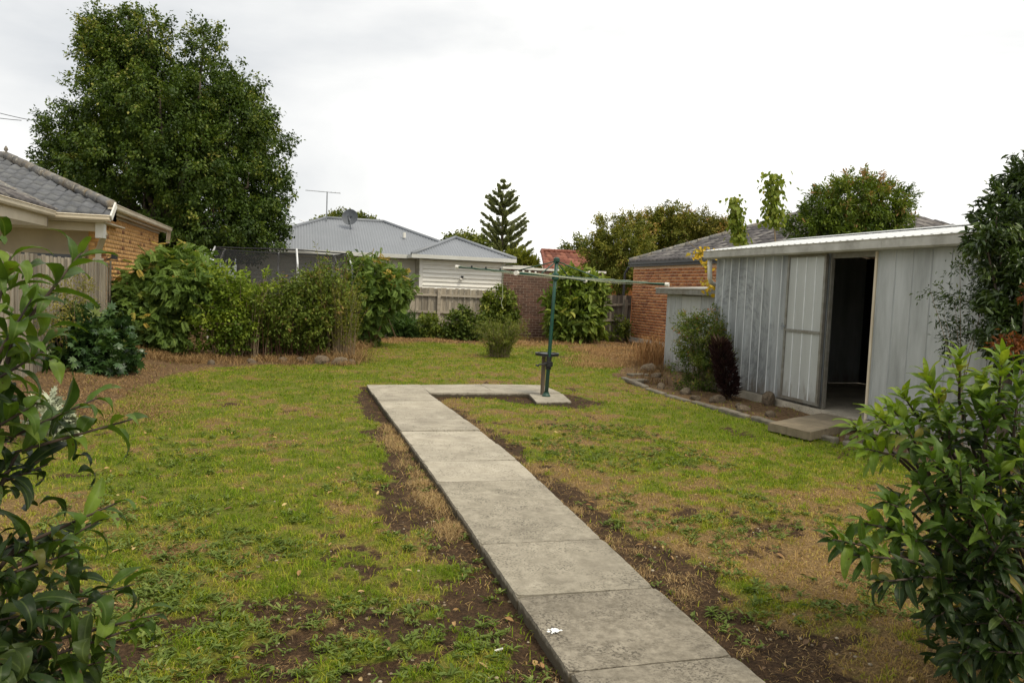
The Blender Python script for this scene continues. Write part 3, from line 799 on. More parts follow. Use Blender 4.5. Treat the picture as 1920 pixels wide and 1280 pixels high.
def corr(name, o, u, vdir, length, vmax, material, parent, pitch=0.085, amp=0.012, vmin=None, sub=4):
    """corrugated sheet: columns along u running up vdir from vmin(u) to vmax(u)"""
    o, u, vdir = (np.asarray(q, float) for q in (o, u, vdir)); n_ = np.cross(u, vdir)
    us = np.arange(0, length+1e-6, pitch/sub); h = amp*np.cos(us*2*PI/pitch)
    lo = np.array([vmin(t) if vmin else 0.0 for t in us]); hi = np.maximum(np.array([vmax(t) for t in us]), lo+0.001)
    A = o + us[:,None]*u + lo[:,None]*vdir + h[:,None]*n_; B = o + us[:,None]*u + hi[:,None]*vdir + h[:,None]*n_
    V = np.concatenate([A, B]); k = len(us); i = np.arange(k-1)
    return part(name, mesh_np(name, V, np.stack([i, i+1, i+1+k, i+k], -1), smooth=True), material, parent)
def ribbed(name, axis, a0, a1, at_, z0, z1, material, parent, out_, pitch=0.22, rib=0.022, hgt=0.014):
    """flat metal sheet with small raised ribs; axis 'y' or 'x' is the run, at_ the other coordinate, out_ = +1/-1 side"""
    prof = []; s = a0
    while s < a1 - 1e-6:
        e = min(s+pitch, a1)
        prof += [(s, 0), (min(s+pitch-rib*1.6, e), 0)]
        if s + pitch <= a1 + 1e-6: prof += [(e-rib*1.2, hgt), (e-rib*0.4, hgt)]
        s = e
    prof.append((a1, 0))
    V, F = [], []
    for (z) in (z0, z1):
        for (t, d) in prof:
            V.append((at_+out_*d, t, z) if axis == 'y' else (t, at_+out_*d, z))
    n = len(prof)
    F = [(k, k+1, n+k+1, n+k) for k in range(n-1)]
    return part(name, MB().add(V, F), material, parent)

# ------------------------------------------------------------------ big metal shed
def scuffed(base):
    M = base.copy(); M.name = 'scuffed_galvanised_sheet'
    t = M.node_tree; N, L = t.nodes, t.links; b = N['Principled BSDF']
    src = b.inputs['Base Color'].links[0].from_socket
    tcn = N.new('ShaderNodeTexCoord'); nz = N.new('ShaderNodeTexNoise'); nz.inputs['Scale'].default_value = 5; nz.inputs['Detail'].default_value = 5
    L.new(tcn.outputs['Object'], nz.inputs['Vector'])
    def m(op, a, b_=None):
        x = N.new('ShaderNodeMath'); x.operation = op
        for i, q in enumerate((a, b_)):
            if q is None: continue
            if isinstance(q, (int, float)): x.inputs[i].default_value = q
            else: L.new(q, x.inputs[i])
        return x.outputs[0]
    sp_ = N.new('ShaderNodeSeparateXYZ'); L.new(tcn.outputs['Object'], sp_.inputs[0])
    dy = m('SUBTRACT', sp_.outputs[1], 11.85); dz = m('SUBTRACT', sp_.outputs[2], 1.0)
    r = m('SQRT', m('ADD', m('MULTIPLY', dy, dy), m('MULTIPLY', dz, dz)))
    cmb = N.new('ShaderNodeCombineXYZ'); L.new(m('MULTIPLY', r, 11), cmb.inputs[0]); L.new(m('MULTIPLY', m('ARCTAN2', dz, dy), 4.0), cmb.inputs[1])
    st = N.new('ShaderNodeTexNoise'); st.inputs['Scale'].default_value = 1.3; st.inputs['Detail'].default_value = 4; st.inputs['Roughness'].default_value = 0.7
    L.new(cmb.outputs[0], st.inputs['Vector'])
    rr = N.new('ShaderNodeValToRGB'); rr.color_ramp.elements[0].position = 0.44; rr.color_ramp.elements[1].position = 0.72
    L.new(st.outputs['Fac'], rr.inputs['Fac'])
    ring = N.new('ShaderNodeValToRGB'); e = ring.color_ramp.elements
    e[0].position = 0.25; e[0].color = (0,0,0,1); e[1].position = 0.55; e[1].color = (1,1,1,1); k = e.new(0.95); k.color = (0.75,)*3 + (1,); k = e.new(1.0); k.color = (0,0,0,1)
    L.new(m('MULTIPLY', r, 0.8), ring.inputs['Fac'])
    f = m('MULTIPLY', m('MULTIPLY', rr.outputs['Color'], ring.outputs['Color']), m('MULTIPLY', nz.outputs['Fac'], 1.35))
    x = N.new('ShaderNodeMix'); x.data_type = 'RGBA'; L.new(f, x.inputs[0]); L.new(src, x.inputs[6]); x.inputs[7].default_value = (0.09, 0.098, 0.105, 1)
    L.new(x.outputs[2], b.inputs['Base Color'])
    return M
M_ZSCUFF = scuffed(mat('dull_galvanised_sheet', (0.46, 0.485, 0.49), (0.37, 0.39, 0.395), scale=3.0, rough=0.55, metal=0.25, stretch=(2, 2, 0.35), stain=(0.17, 0.18, 0.18), stain_scale=1.8, stain_amt=0.6))
splashed(M_ZSCUFF)
SX = 7.3
shed = thing('garden_shed', 'long galvanised metal shed with pale roof and its door standing open', 'shed', (8.9, 9, 0.0))
part('floor_slab', MB().box((7.22, 4.9, -0.1), (10.62, 12.56, 0.115)), M_SLABF, shed)
for (a, b) in ((9.42, 10.3), (10.3, 11.02), (11.02, 11.76), (11.76, 12.5)):
    ribbed('wall_sheet', 'y', a+0.002, b, SX - (0.004 if a in (10.3, 11.76) else 0), 0.13, 2.36, M_ZSCUFF, shed, -1, pitch=0.2433 if a > 9.5 else 0.293, rib=0.034, hgt=0.02)
for (a, b) in ((5.0, 5.85), (5.85, 6.72), (6.72, 7.6), (7.6, 8.49)):
    ribbed('wall_sheet', 'y', a+0.002, b, SX - (0.004 if a in (5.0, 6.72) else 0), 0.13, 2.36, M_ZINC, shed, -1, pitch=0.29, hgt=-0.012)
def gable(y, out_):
    return MB().add([(7.3,y,0.12),(10.5,y,0.12),(10.5,y,2.505),(8.9,y,2.765),(7.3,y,2.50)], [(0,1,2,3,4) if out_ < 0 else (4,3,2,1,0)])
part('end_wall', gable(12.5, 1), M_ZINC, shed); part('end_wall', gable(5.0, -1), M_ZINC, shed)
part('back_wall', MB().box((10.5, 5.0, 0.12), (10.52, 12.5, 2.505)), M_INSHADE, shed)
part('door_jamb', MB().box((7.30, 9.385, 0.12), (7.35, 9.415, 2.34)), M_ZFRAME, shed)
part('door_jamb', MB().box((7.285, 8.485, 0.12), (7.34, 8.525, 2.34)), M_CREAM, shed, label='cream painted door jamb')
part('door_head', MB().box((7.305, 8.5, 2.27), (7.34, 9.41, 2.345)), M_ZFRAME, shed)
for y in np.linspace(5.0, 12.5, 11)[1:-1]:
    part('rafter', MB().bar((7.32, y, 2.36), (8.9, y, 2.68), 0.04, 0.05), M_ZFRAME, shed)
ud = np.array([0, -1.0, 0])
for k in range(9):
    y1 = 12.62 - k*0.8611; ln = 0.864
    for s in (1, -1):
        vd = unit(np.array([1.78*s, 0, 0.29])); 
        if s == 1: corr('roof_sheet', (7.13, y1, 2.487), ud, vd, ln, lambda t: 1.803, M_ZROOF, shed, pitch=0.144, amp=0.009)
        else: corr('roof_sheet', (10.68, y1-ln, 2.487), -ud, vd, ln, lambda t: 1.803, M_ZROOF, shed, pitch=0.144, amp=0.009)
part('ridge_flashing', MB().obox((8.82, 8.76, 2.788), (0.1, 0, 0.016), (0, 3.87, 0), (0, 0, 0.004)).obox((9.0, 8.76, 2.788), (0.1, 0, -0.016), (0, 3.87, 0), (0, 0, 0.004)), M_ZROOF, shed)
yb = [4.86, 6.7, 8.2, 9.75, 11.3, 12.64]
for a, b in zip(yb[:-1], yb[1:]):
    mb = MB(); n_ = 6
    prof = [(7.235, 2.338), (7.11, 2.338), (7.088, 2.36), (7.088, 2.462), (7.075, 2.476), (7.10, 2.484), (7.10, 2.36), (7.235, 2.352)]
    Vv = [(x, y, z) for y in (a+0.003, b) for (x, z) in prof]; k = len(prof)
    mb.add(Vv, [(i, (i+1) % k, k+(i+1) % k, k+i) for i in range(k)] + [tuple(range(k))[::-1], tuple(range(k, 2*k))])
    part('gutter', mb, M_FASC, shed)
for k in range(1, 9):
    y_ = 10.3 + k*0.2433
    if y_ < 12.49: part('sheet_rib', MB().box((7.266, y_-0.034, 0.14), (7.2755, y_-0.020, 2.335)), M_ZRIB, shed)
door = part('shed_door', MB().box((7.248, 9.435, 0.17), (7.262, 10.30, 2.33)), M_ZDOOR, shed)
for a in (9.65, 9.87, 10.09):
    part('door_rib', MB().box((7.240, a, 0.2), (7.2485, a+0.018, 2.30)), M_ZRIB, door)
part('door_frame', MB().box((7.228, 9.42, 0.15), (7.268, 9.465, 2.345)).box((7.228, 10.275, 0.15), (7.268, 10.315, 2.345)).box((7.231, 9.46, 2.30), (7.265, 10.28, 2.342)).box((7.231, 9.46, 0.155), (7.265, 10.28, 0.20)), M_ZFRAME, door)
part('door_rail', MB().box((7.226, 9.46, 1.185), (7.247, 10.28, 1.225)), M_ZFRAME, door)
part('door_latch', MB().box((7.205, 10.29, 1.24), (7.23, 10.36, 1.27)).tube([(7.21, 10.33, 1.2), (7.205, 10.33, 1.31)], 0.009, 6), M_GREY, door)
part('downpipe', MB().tube([(7.2, 12.60, 2.36), (7.22, 12.60, 2.0), (7.3, 12.68, 1.92), (8.0, 13.5, 1.86)], 0.042, 10), M_WHITE, shed, smooth=True)
# invented shelf and boxes, added to darken the view through the doorway
t = thing('added_shelf', 'timber shelf unit added deep inside the open shed to darken it', 'shelf', (10.1, 9.4, 0.12))
for z in (0.5, 1.0, 1.55): part('shelf', MB().box((9.9, 8.6, z), (10.4, 10.6, z+0.03)), M_POST, t)
for y in (8.65, 10.5): part('upright', MB().box((9.92, y, 0.12), (9.97, y+0.05, 1.8)), M_POST, t)

for (a, b, l) in (((9.95, 8.75, 1.03), (10.3, 9.2, 1.3), 'carton added on the middle shelf to darken the shed'), ((9.95, 9.5, 0.53), (10.32, 10.1, 0.85), 'dark crate added on the lowest shelf to darken the shed')):
    solo('added_box', bevel(MB().box(a, b).mesh('added_box'), 0.01), M_POST, l, 'box', ((a[0]+b[0])/2, (a[1]+b[1])/2, a[2]))
# ------------------------------------------------------------------ small shed beyond it
ss = thing('small_shed', 'low grey metal shed with a narrow door, behind the big shed', 'shed', (8.7, 14.7, 0))
ribbed('wall_sheet', 'y', 13.2, 14.22, 8.0, 0.0, 1.72, M_ZINC, ss, -1, pitch=0.34)
ribbed('wall_sheet', 'y', 15.06, 15.75, 8.0, 0.0, 1.72, M_ZINC, ss, -1, pitch=0.345)
d2 = part('shed_door', MB().box((7.985, 14.24, 0.05), (8.0, 15.05, 1.66)), M_ZDOOR, ss)
part('door_rib', MB().box((7.978, 14.64, 0.06), (7.986, 14.66, 1.65)), M_ZDOOR, d2)
part('door_frame', MB().box((7.99, 15.04, 0.0), (8.02, 15.075, 1.72)).box((7.99, 14.215, 0.0), (8.02, 14.25, 1.72)).box((7.992, 14.25, 1.665), (8.018, 15.04, 1.718)), M_ZFRAME, ss)
part('end_wall', MB().box((8.0, 15.745, 0), (9.6, 15.76, 1.72)), M_ZINC, ss); part('back_wall', MB().box((9.6, 13.2, 0), (9.62, 15.75, 1.72)), M_ZINC, ss)
part('roof', MB().add([(7.80,13.0,1.80),(9.75,13.0,1.90),(9.75,16.0,1.90),(7.80,16.0,1.80),(7.80,13.0,1.825),(9.75,13.0,1.925),(9.75,16.0,1.925),(7.80,16.0,1.825)],
                      [(0,3,2,1),(4,5,6,7),(0,1,5,4),(1,2,6,5),(2,3,7,6),(3,0,4,7)]), M_FASC, ss)
part('fascia', MB().box((7.815, 13.02, 1.69), (7.85, 15.98, 1.798)).box((7.86, 15.93, 1.70), (9.7, 15.965, 1.80)), M_ZFRAME, ss)

# ------------------------------------------------------------------ step slab and bed edging
stp = thing('concrete_step', 'thick concrete slab step lying before the open shed door', 'step', (6.5, 8.5, 0))
slab([(5.92, 7.80), (7.21, 8.46), (7.08, 9.12), (5.80, 8.46)], (0.008, 0.0), z=0.105, th=0.10, name='step_slab', material=M_STEP, parent=stp, jit=0.012)
ed = thing('bed_edging', 'broken line of low concrete edging blocks along the shed bed', 'edging', (6.3, 9, 0))
pts = [(6.55, 5.4), (6.45, 6.2), (6.40, 6.95), (6.28, 7.7), (6.17, 8.3), (6.12, 9.3), (6.05, 10.05), (6.0, 10.8), (5.98, 11.6), (6.0, 12.4), (6.06, 13.2), (6.2, 13.9)]
for (a, b) in zip(pts[:-1], pts[1:]):
    a = np.array([*a, 0.0]); b = np.array([*b, 0.0]); d = unit(b-a)
    c0, c1 = a + d*0.03, b - d*0.03
    w_j = np.array([rg.uniform(-0.03, 0.03), 0, -0.02 + rg.uniform(-0.02, 0.012)])
    mb = MB().bar((c0 + c1)/2 - (c1-c0)/2*rg.uniform(0.8, 1) + w_j, c1 + w_j + (rg.uniform(-0.02, 0.02), 0, rg.uniform(-0.02, 0.02)), rg.uniform(0.09, 0.13), 0.13)
    o_ = part('edging_block', bevel(mb.mesh('edging_block'), 0.015), M_EDGE, ed)

# ------------------------------------------------------------------ rocks
def rock_mesh(seed, n=2):
    bm = bmesh.new(); bmesh.ops.create_icosphere(bm, subdivisions=n, radius=1.0)
    g = random.Random(seed); ph = [(Vector((g.gauss(0,1), g.gauss(0,1), g.gauss(0,1))).normalized(), g.uniform(0.55, 0.95)) for _ in range(9)]
    for v in bm.verts:
        for (d, lim) in ph:
            q = v.co.dot(d)
            if q > lim: v.co -= d*(q-lim)*0.9
        v.co *= g.uniform(0.95, 1.05)
    m_ = bpy.data.meshes.new('rock'); bm.to_mesh(m_); bm.free(); m_.materials.append(M_ROCK)
    return m_
RM = [rock_mesh(s) for s in range(6)]
def rock(x, y, s, label, group, z=None, sq=(1, 0.8, 0.7), k=[0]):
    k[0] += 1; o_ = link('rock', RM[k[0] % 6])
    zz = float(ground_z(np.array([x]), np.array([y]))[0]) if z is None else z
    o_.location = (x, y, zz + s*sq[2]*0.22); o_.scale = (s*sq[0], s*sq[1], s*sq[2]); o_.rotation_euler = (rg.uniform(-0.3, 0.3), rg.uniform(-0.3, 0.3), rg.uniform(0, 6))
    return tag(o_, label, 'rock', group)
def rrow(spots, label, group):
    for (x, y, s) in spots: rock(x + rg.uniform(-0.04, 0.04), y + rg.uniform(-0.04, 0.04), s, label, group)
ORD = ['first', 'second', 'third', 'fourth', 'fifth', 'sixth', 'seventh', 'eighth', 'ninth']
def rrow(spots, text, group):
    for i, (x, y, s) in enumerate(spots): rock(x + rg.uniform(-0.04, 0.04), y + rg.uniform(-0.04, 0.04), s, ORD[i] + ' ' + text, group)
rrow([(1.12,16.05,0.15),(0.85,15.95,0.19),(0.5,16.0,0.18),(0.15,16.1,0.14),(-0.25,16.1,0.13),(-0.8,15.85,0.12),(-1.5,15.2,0.12)], 'brown rock from the right along the front of the overgrown bush bed', 'rocks edging the overgrown left bed')
rrow([(6.42,9.35,0.1),(6.3,9.8,0.11),(6.45,10.2,0.09),(6.22,11.1,0.12),(6.3,11.6,0.13),(6.2,12.3,0.12)], 'dark rock left of the step, counted from the step towards the small shed', 'rocks in the shed bed left of the step')
rrow([(6.40,7.8,0.07),(6.46,7.5,0.08),(6.6,7.25,0.08),(6.7,7.6,0.07),(6.6,6.9,0.08),(6.75,6.5,0.09)], 'pale rock right of the step, counted from the step towards the right shrub', 'rocks in the shed bed right of the step')
rock(7.12, 10.42, 0.16, 'pointed grey rock leaning at the foot of the open shed door', None, sq=(0.7, 0.8, 1.25))
rock(6.42, 10.75, 0.125, 'largest pale brown rock beside the purple plant', None, sq=(1.1, 0.9, 0.85))
for (x, y, s, l) in ((7.35, 15.2, 0.2, 'flat grey rock beside the dry grass by the small shed'), (6.9, 13.9, 0.15, 'grey rock among twigs in front of the small shed')):
    rock(x, y, s, l, None)
for (px, py, l) in ((1187, 703, 'upper of the two loose pavers beside the twiggy bed'), (1185, 714, 'lower of the two loose pavers beside the twiggy bed')):
    p = gnd(px, py, 0.04); mb = MB().obox((p[0]+0.1, p[1], 0.04), (0.2, 0.04, 0), (-0.02, 0.1, 0), (0, 0, 0.03))
    solo('paver', bevel(mb.mesh('paver'), 0.008), M_EDGE, l, 'paver', (p[0], p[1], 0.0))

# ------------------------------------------------------------------ fences
def paling(name_mat, parent, c, w, z0, z1, axis, th=0.016):
    mb = MB()
    if axis == 'x': mb.box((c[0]-w/2, c[1], z0), (c[0]+w/2, c[1]+th, z1))
    else: mb.box((c[0], c[1]-w/2, z0), (c[0]+th, c[1]+w/2, z1))
    o_ = part('paling', mb, name_mat, parent)
    o_.rotation_euler = (0, 0, 0)
    return o_
ff = thing('paling_fence', 'weathered grey timber paling fence with rails across the back of the garden', 'fence', (3.5, 25, 0))
x = -3.4; k = 0
while x < 6.62:
    paling(M_TIMB, ff, (x, 25.06 + (0.03 if k % 2 else 0)), 0.108 if k % 2 else 0.092, -0.05, 1.60 + rg.uniform(-0.02, 0.012), 'x'); x += 0.1; k += 1
for (a, b) in ((-3.4, -0.5), (-0.49, 2.0), (2.01, 4.44), (4.53, 6.6)):
    for z in (1.33, 0.78):
        part('rail', MB().box((a, 25.005, z), (b, 25.055, z+0.075)), M_RAIL, ff)
for x in (-0.5, 2.0, 4.485):
    part('post', MB().box((x-0.045, 24.955, -0.1), (x+0.045, 25.05, 1.52)), M_RAIL, ff)
lf_ = thing('paling_fence', 'pale grey close-boarded fence on the left ending at the orange brick wall', 'fence', (-3.6, 13, 0))
y = 8.2; k = 0
while y < 17.0:
    w = rg.uniform(0.085, 0.11); paling(M_TIMB, lf_, (-3.62 + (0.016 if k % 2 else -0.004), y), w + 0.012, 0.02, 1.86 + rg.uniform(-0.015, 0.03), 'y'); y += w; k += 1
part('cover_strip', MB().box((-3.575, 16.95, 0.02), (-3.555, 17.04, 1.9)), M_TIMB, lf_)
for z in (0.4, 1.0, 1.6): part('rail', MB().box((-3.70, 8.2, z), (-3.63, 17.0, z+0.07)), M_RAIL, lf_)
rf = thing('paling_fence', 'short dark paling fence between the brown brick wall and the red brick house', 'fence', (10.8, 24.9, 0))
x = 10.05; k = 0
while x < 11.25:
    paling(M_TIMB if k % 5 == 0 else M_TIMBDK, rf, (x, 24.98 + (0.016 if k % 2 else 0)), 0.115, 0.0, 1.60 + rg.uniform(-0.02, 0.02), 'x'); x += 0.1; k += 1
for z, dz in ((1.22, 0.08), (0.72, 0.03)):
    part('rail', MB().bar((10.0, 24.94, z), (11.25, 24.94, z+dz), 0.05, 0.08), M_TIMB, rf)
part('post', MB().box((11.0, 24.85, -0.05), (11.11, 24.93, 1.45)), M_TIMB, rf)

# ------------------------------------------------------------------ brown brick garage wall at the back
gw = thing('brick_wall', 'dark brown brick boundary wall with pale mortar and a white coping', 'wall', (8.4, 25, 0))
part('mortar_bed', MB().box((6.655, 25.012, -0.05), (10.25, 25.24, 2.325)), M_MORT, gw)
bmx = {}
def brick_obj(L_, nm='brick'):
    key = round(L_, 3)
    if key not in bmx:
        m_ = MB().box((-L_/2, -0.014, -0.035), (L_/2, 0.02, 0.035)).mesh('brick'); m_.materials.append(M_BRK_D); bmx[key] = m_
    return bmx[key]
cells = []
for r in range(27):
    z = 0.005 + r*0.086 + 0.038; s = 6.65 - (0.12 if r % 2 else 0)
    while s < 10.24:
        a, b = max(s, 6.65), min(s+0.225, 10.24)
        if b - a > 0.05: cells.append(((a+b)/2, z, b-a))
        s += 0.24
cells.sort(key=lambda c: c[0]*0.6 - c[1]*1.2)
for (x, z, L_) in cells[:298]:
    o_ = link('brick', brick_obj(L_)); _par(o_, gw); o_.location = (x, 25.012, z)
mb = MB()
for (x, z, L_) in cells[298:]: mb.box((x-L_/2, 24.998, z-0.035), (x+L_/2, 25.03, z+0.035))
part('brickwork', mb, M_BRK_D, gw, kind='stuff')
brick_field('end_brickwork', (6.655, 25.24, 0), (0, -1, 0), (-1, 0, 0), 0.22, 0, 2.31, M_BRK_D, gw, 4)
part('coping', MB().box((6.60, 24.965, 2.328), (10.3, 25.28, 2.40)), M_WHITE, gw)

# ------------------------------------------------------------------ left neighbour: orange brick house
lh = thing('brick_house', 'orange brick house with grey tiled hip roof and cream gutters on the left', 'house', (-6, 19, 0))
part('wall', MB().box((-3.80, 16.75, -0.1), (-3.607, 22.75, 2.82)), M_MORT_O, lh)
brick_field('brickwork', (-3.607, 16.70, 0), (0, 1, 0), (1, 0, 0), 6.05, 0, 2.80, M_BRK_O, lh, 7, proud=0.003, mj=0.012, bh=0.074)
brick_field('corner_brickwork', (-3.90, 16.735, 0), (1, 0, 0), (0, -1, 0), 0.29, 0, 2.5, M_BRK_O, lh, 8)
part('pier', MB().box((-3.90, 16.74, -0.1), (-3.61, 16.95, 2.6)), M_MORT_O, lh)
part('front_wall', MB().box((-8.5, 17.6, -0.1), (-3.82, 17.75, 2.75)), M_CREAM, lh)
w_ = part('window', MB().box((-5.3, 17.55, 0.9), (-4.2, 17.598, 2.0)), M_GLASS, lh)
part('window_frame', MB().box((-5.36, 17.53, 0.84), (-5.3, 17.605, 2.06)).box((-4.2, 17.53, 0.84), (-4.14, 17.605, 2.06)).box((-5.3, 17.532, 2.0), (-4.2, 17.604, 2.06)).box((-5.3, 17.532, 0.84), (-4.2, 17.604, 0.9)), M_CREAM, w_)
part('porch_beam', MB().box((-8.5, 16.1, 2.42), (-3.58, 16.22, 2.57)), M_CREAM, lh)
part('beam_end', MB().box((-3.62, 16.02, 2.30), (-3.48, 16.24, 2.60)), M_WHITE, lh)
part('soffit', MB().box((-8.5, 15.82, 2.575), (-3.42, 17.6, 2.60)), M_CREAM, lh)
part('downpipe', MB().box((-3.75, 16.60, 0.1), (-3.66, 16.68, 2.12)).bar((-3.50, 16.2, 2.40), (-3.70, 16.64, 2.08), 0.09, 0.08).box((-3.79, 16.59, 1.90), (-3.62, 16.70, 1.935)), M_CREAM, lh)
def gutter_x(x0, x1, y, z, pr_out=-1, nm='gutter', m_=M_CREAM):
    mb = MB(); prof = [(0.10, 0.0), (0.0, 0.0), (-0.02, 0.03), (-0.02, 0.085), (-0.035, 0.095), (-0.01, 0.11), (0.0, 0.04), (0.10, 0.03)]
    k = len(prof); Vv = [(x, y + q[0], z + q[1]) for x in (x0, x1) for q in prof]
    mb.add(Vv, [(i, k+i, k+(i+1) % k, (i+1) % k) for i in range(k)] + [tuple(range(k)), tuple(range(k, 2*k))[::-1]])
    return part(nm, mb, m_, lh)
gutter_x(-8.4, -3.32, 15.76, 2.60)
def gutter_y(y0, y1, x, z, parent, m_=M_CREAM, s=1):
    mb = MB(); prof = [(-0.10, 0.0), (0.0, 0.0), (0.02, 0.03), (0.02, 0.085), (0.035, 0.095), (0.01, 0.11), (0.0, 0.04), (-0.10, 0.03)]
    k = len(prof); Vv = [(x + s*q[0], y, z + q[1]) for y in (y0, y1) for q in prof]
    mb.add(Vv, [(i, k+i, k+(i+1) % k, (i+1) % k)[::-1] for i in range(k)] + [tuple(range(k))[::-1], tuple(range(k, 2*k))])
    return part('gutter', mb, m_, parent)
gutter_y(16.0, 22.85, -3.30, 2.84, lh)
part('side_fascia', MB().box((-3.59, 16.1, 2.815), (-3.44, 22.8, 2.84)).box((-3.44, 16.1, 2.79), (-3.42, 22.8, 2.88)), M_CREAM, lh)
part('wall_trim', MB().box((-3.598, 16.75, 2.76), (-3.57, 22.72, 2.80)), M_WHITE, lh)
part('barge', MB().bar((-3.30, 15.76, 2.66), (-3.28, 16.05, 2.93), 0.03, 0.11).add([(-3.32,15.8,2.62),(-3.32,16.3,2.62),(-3.32,16.3,3.0),(-3.32,16.05,2.92)], [(0,1,2,3),(3,2,1,0)]), M_WHITE, lh)
part('end_downpipe', MB().bar((-3.36, 22.85, 2.86), (-3.40, 22.98, 2.55), 0.09, 0.09), M_CREAM, lh)
roofl = part('roof', MB().add([(-3.33,16.2,2.885),(-9.5,16.2,2.885),(-9.5,18.8,3.975),(-5.95,18.8,3.975),(-9.5,15.80,2.715),(-3.33,15.80,2.715)], [(0,3,2,1),(0,1,4,5)])
             .add([(-3.33,16.2,2.885),(-3.33,22.9,2.885),(-5.95,20.3,3.975),(-5.95,18.8,3.975)], [(0,1,2,3)])
             .add([(-5.95,18.8,3.975),(-5.95,20.3,3.975),(-9.5,20.3,3.975),(-9.5,18.8,3.975)], [(0,1,2,3)]), M_TILE, lh)
vd = unit(np.array([0, 1.0, 0.42])); ud = np.array([1.0, 0, 0])
sl = math.hypot(1, 0.42)
S = tile_spots(lambda u, v: (-9.3+u) < -3.36 - max(0, (15.8 + v/sl) - 16.15) and 15.8 + v/sl < 18.75, 0, 6.0, 3.4, w=0.225, ex=0.30)
tiles_single(np.array([-9.3, 15.78, 2.715]), ud, vd, S, M_TILE, roofl, 3)
vd2 = unit(np.array([-1.0, 0, 0.42])); ud2 = np.array([0, 1.0, 0])
S = tile_spots(lambda u, v: v/sl < u - 0.05 and v/sl < 2.55 and v/sl < (6.7-u), 0, 6.6, 2.9)
tiles_joined('side_tiles', (-3.31, 16.2, 2.89), ud2, vd2, S, M_TILE2, roofl, 5)
caps(lh, (-3.36, 16.1, 2.93), (-5.95, 18.8, 4.03), M_CAP, 10); caps(lh, (-5.95, 18.8, 4.03), (-9.3, 18.8, 4.03), M_CAP, 9)
part('finial', MB().lathe((-5.95, 18.8, 4.05), [(0.05, 0), (0.03, 0.03), (0.02, 0.07), (0.045, 0.11), (0.025, 0.16), (0.004, 0.19)], 10), M_CAP, lh, smooth=True)
# nearer wing, eave only
gutter_y(10.5, 15.68, -4.20, 2.62, lh)
part('wing_fascia', MB().box((-4.33, 10.5, 2.44), (-4.30, 15.66, 2.62)).box((-8.5, 15.60, 2.44), (-4.3, 15.63, 2.62)), M_CREAM, lh)
wr_ = part('wing_roof', MB().add([(-4.22,10.4,2.73),(-4.22,15.7,2.73),(-6.4,17.88,3.65),(-6.4,10.4,3.65)], [(0,1,2,3)]), M_TILE, lh)
S = tile_spots(lambda u, v: True, 0, 5.3, 1.9)
tiles_joined('wing_tiles', (-4.20, 10.4, 2.735), ud2, vd2, S, M_TILE2, wr_, 6)
part('valley_flashing', MB().bar((-4.25, 15.72, 2.76), (-6.4, 17.9, 3.68), 0.22, 0.015), M_CAP, wr_)
solo('flood_light', MB().box((-3.50, 16.75, 1.93), (-3.42, 16.92, 2.03)).bar((-3.59, 16.84, 1.92), (-3.46, 16.84, 1.97), 0.03, 0.03), M_BLACK, 'small black flood light on the orange brick corner above the fence', 'light', (-3.55, 16.84, 1.92))

# ------------------------------------------------------------------ weatherboard house behind the back fence
wh = thing('weatherboard_house', 'cream weatherboard house with grey corrugated hip roof behind the back fence', 'house', (3, 30, 0))
def boards_x(x0, x1, y, z0, z1, parent, nm='weatherboard', ex=0.145):
    z = z0
    while z < z1 - 0.02:
        h_ = min(ex, z1 - z)
        part(nm, MB().add([(x0,y-0.055,z),(x1,y-0.055,z),(x1,y-0.004,z+h_+0.002),(x0,y-0.004,z+h_+0.002),(x0,y+0.02,z),(x1,y+0.02,z)], [(0,1,2,3),(0,4,5,1)]), M_BOARD, parent)
        z += ex
def boards_y(y0, y1, x, z0, z1, parent, ex=0.145, s=-1):
    z = z0
    while z < z1 - 0.02:
        h_ = min(ex, z1 - z)
        part('weatherboard', MB().add([(x+s*0.03,y0,z),(x+s*0.03,y1,z),(x+s*0.006,y1,z+h_+0.012),(x+s*0.006,y0,z+h_+0.012),(x,y0,z),(x,y1,z)], [(3,2,1,0),(0,1,5,4),(0,1,2,3)]), M_BOARD, parent)
        z += ex
part('wing_wall', MB().box((4.2, 27.02, -0.1), (7.2, 31, 2.62)), M_TRIM, wh)
part('main_wall', MB().box((-2.0, 28.32, -0.1), (4.25, 34, 2.62)), M_TRIM, wh)
boards_x(4.24, 7.1, 27.0, 1.10, 2.60, wh); boards_x(-1.9, 4.17, 28.30, 1.10, 2.60, wh); boards_y(27.02, 28.29, 4.18, 1.10, 2.60, wh)
part('corner_board', MB().box((4.12, 26.93, 0.2), (4.24, 27.03, 2.61)), M_WHITE, wh)
part('corner_board', MB().box((7.10, 26.93, 0.2), (7.22, 27.03, 2.61)), M_TRIM, wh)
w_ = part('window', MB().box((3.3, 28.255, 1.2), (3.9, 28.27, 2.2)), M_GLASS, wh)
part('window_frame', MB().box((3.22, 28.235, 1.12), (3.3, 28.28, 2.28)).box((3.9, 28.235, 1.12), (3.98, 28.28, 2.28)).box((3.3, 28.237, 2.2), (3.9, 28.278, 2.28)), M_WHITE, w_)
part('soffit', MB().box((-2.3, 27.62, 2.61), (4.3, 28.3, 2.63)).box((3.85, 26.66, 2.61), (7.5, 27.0, 2.63)), M_TRIM, wh)
part('gutter', MB().box((-2.35, 27.52, 2.60), (3.84, 27.63, 2.73)), M_TRIM, wh)
part('gutter', MB().box((3.78, 26.56, 2.60), (7.52, 26.67, 2.73)), M_TRIM, wh)
part('gutter', MB().box((3.76, 26.67, 2.60), (3.86, 27.60, 2.728)), M_TRIM, wh)
part('gutter', MB().box((7.42, 26.67, 2.60), (7.52, 29.5, 2.728)), M_TRIM, wh)
p_ = 0.405; sl2 = math.hypot(1, p_)
vdY = unit(np.array([0, 1, p_])); 
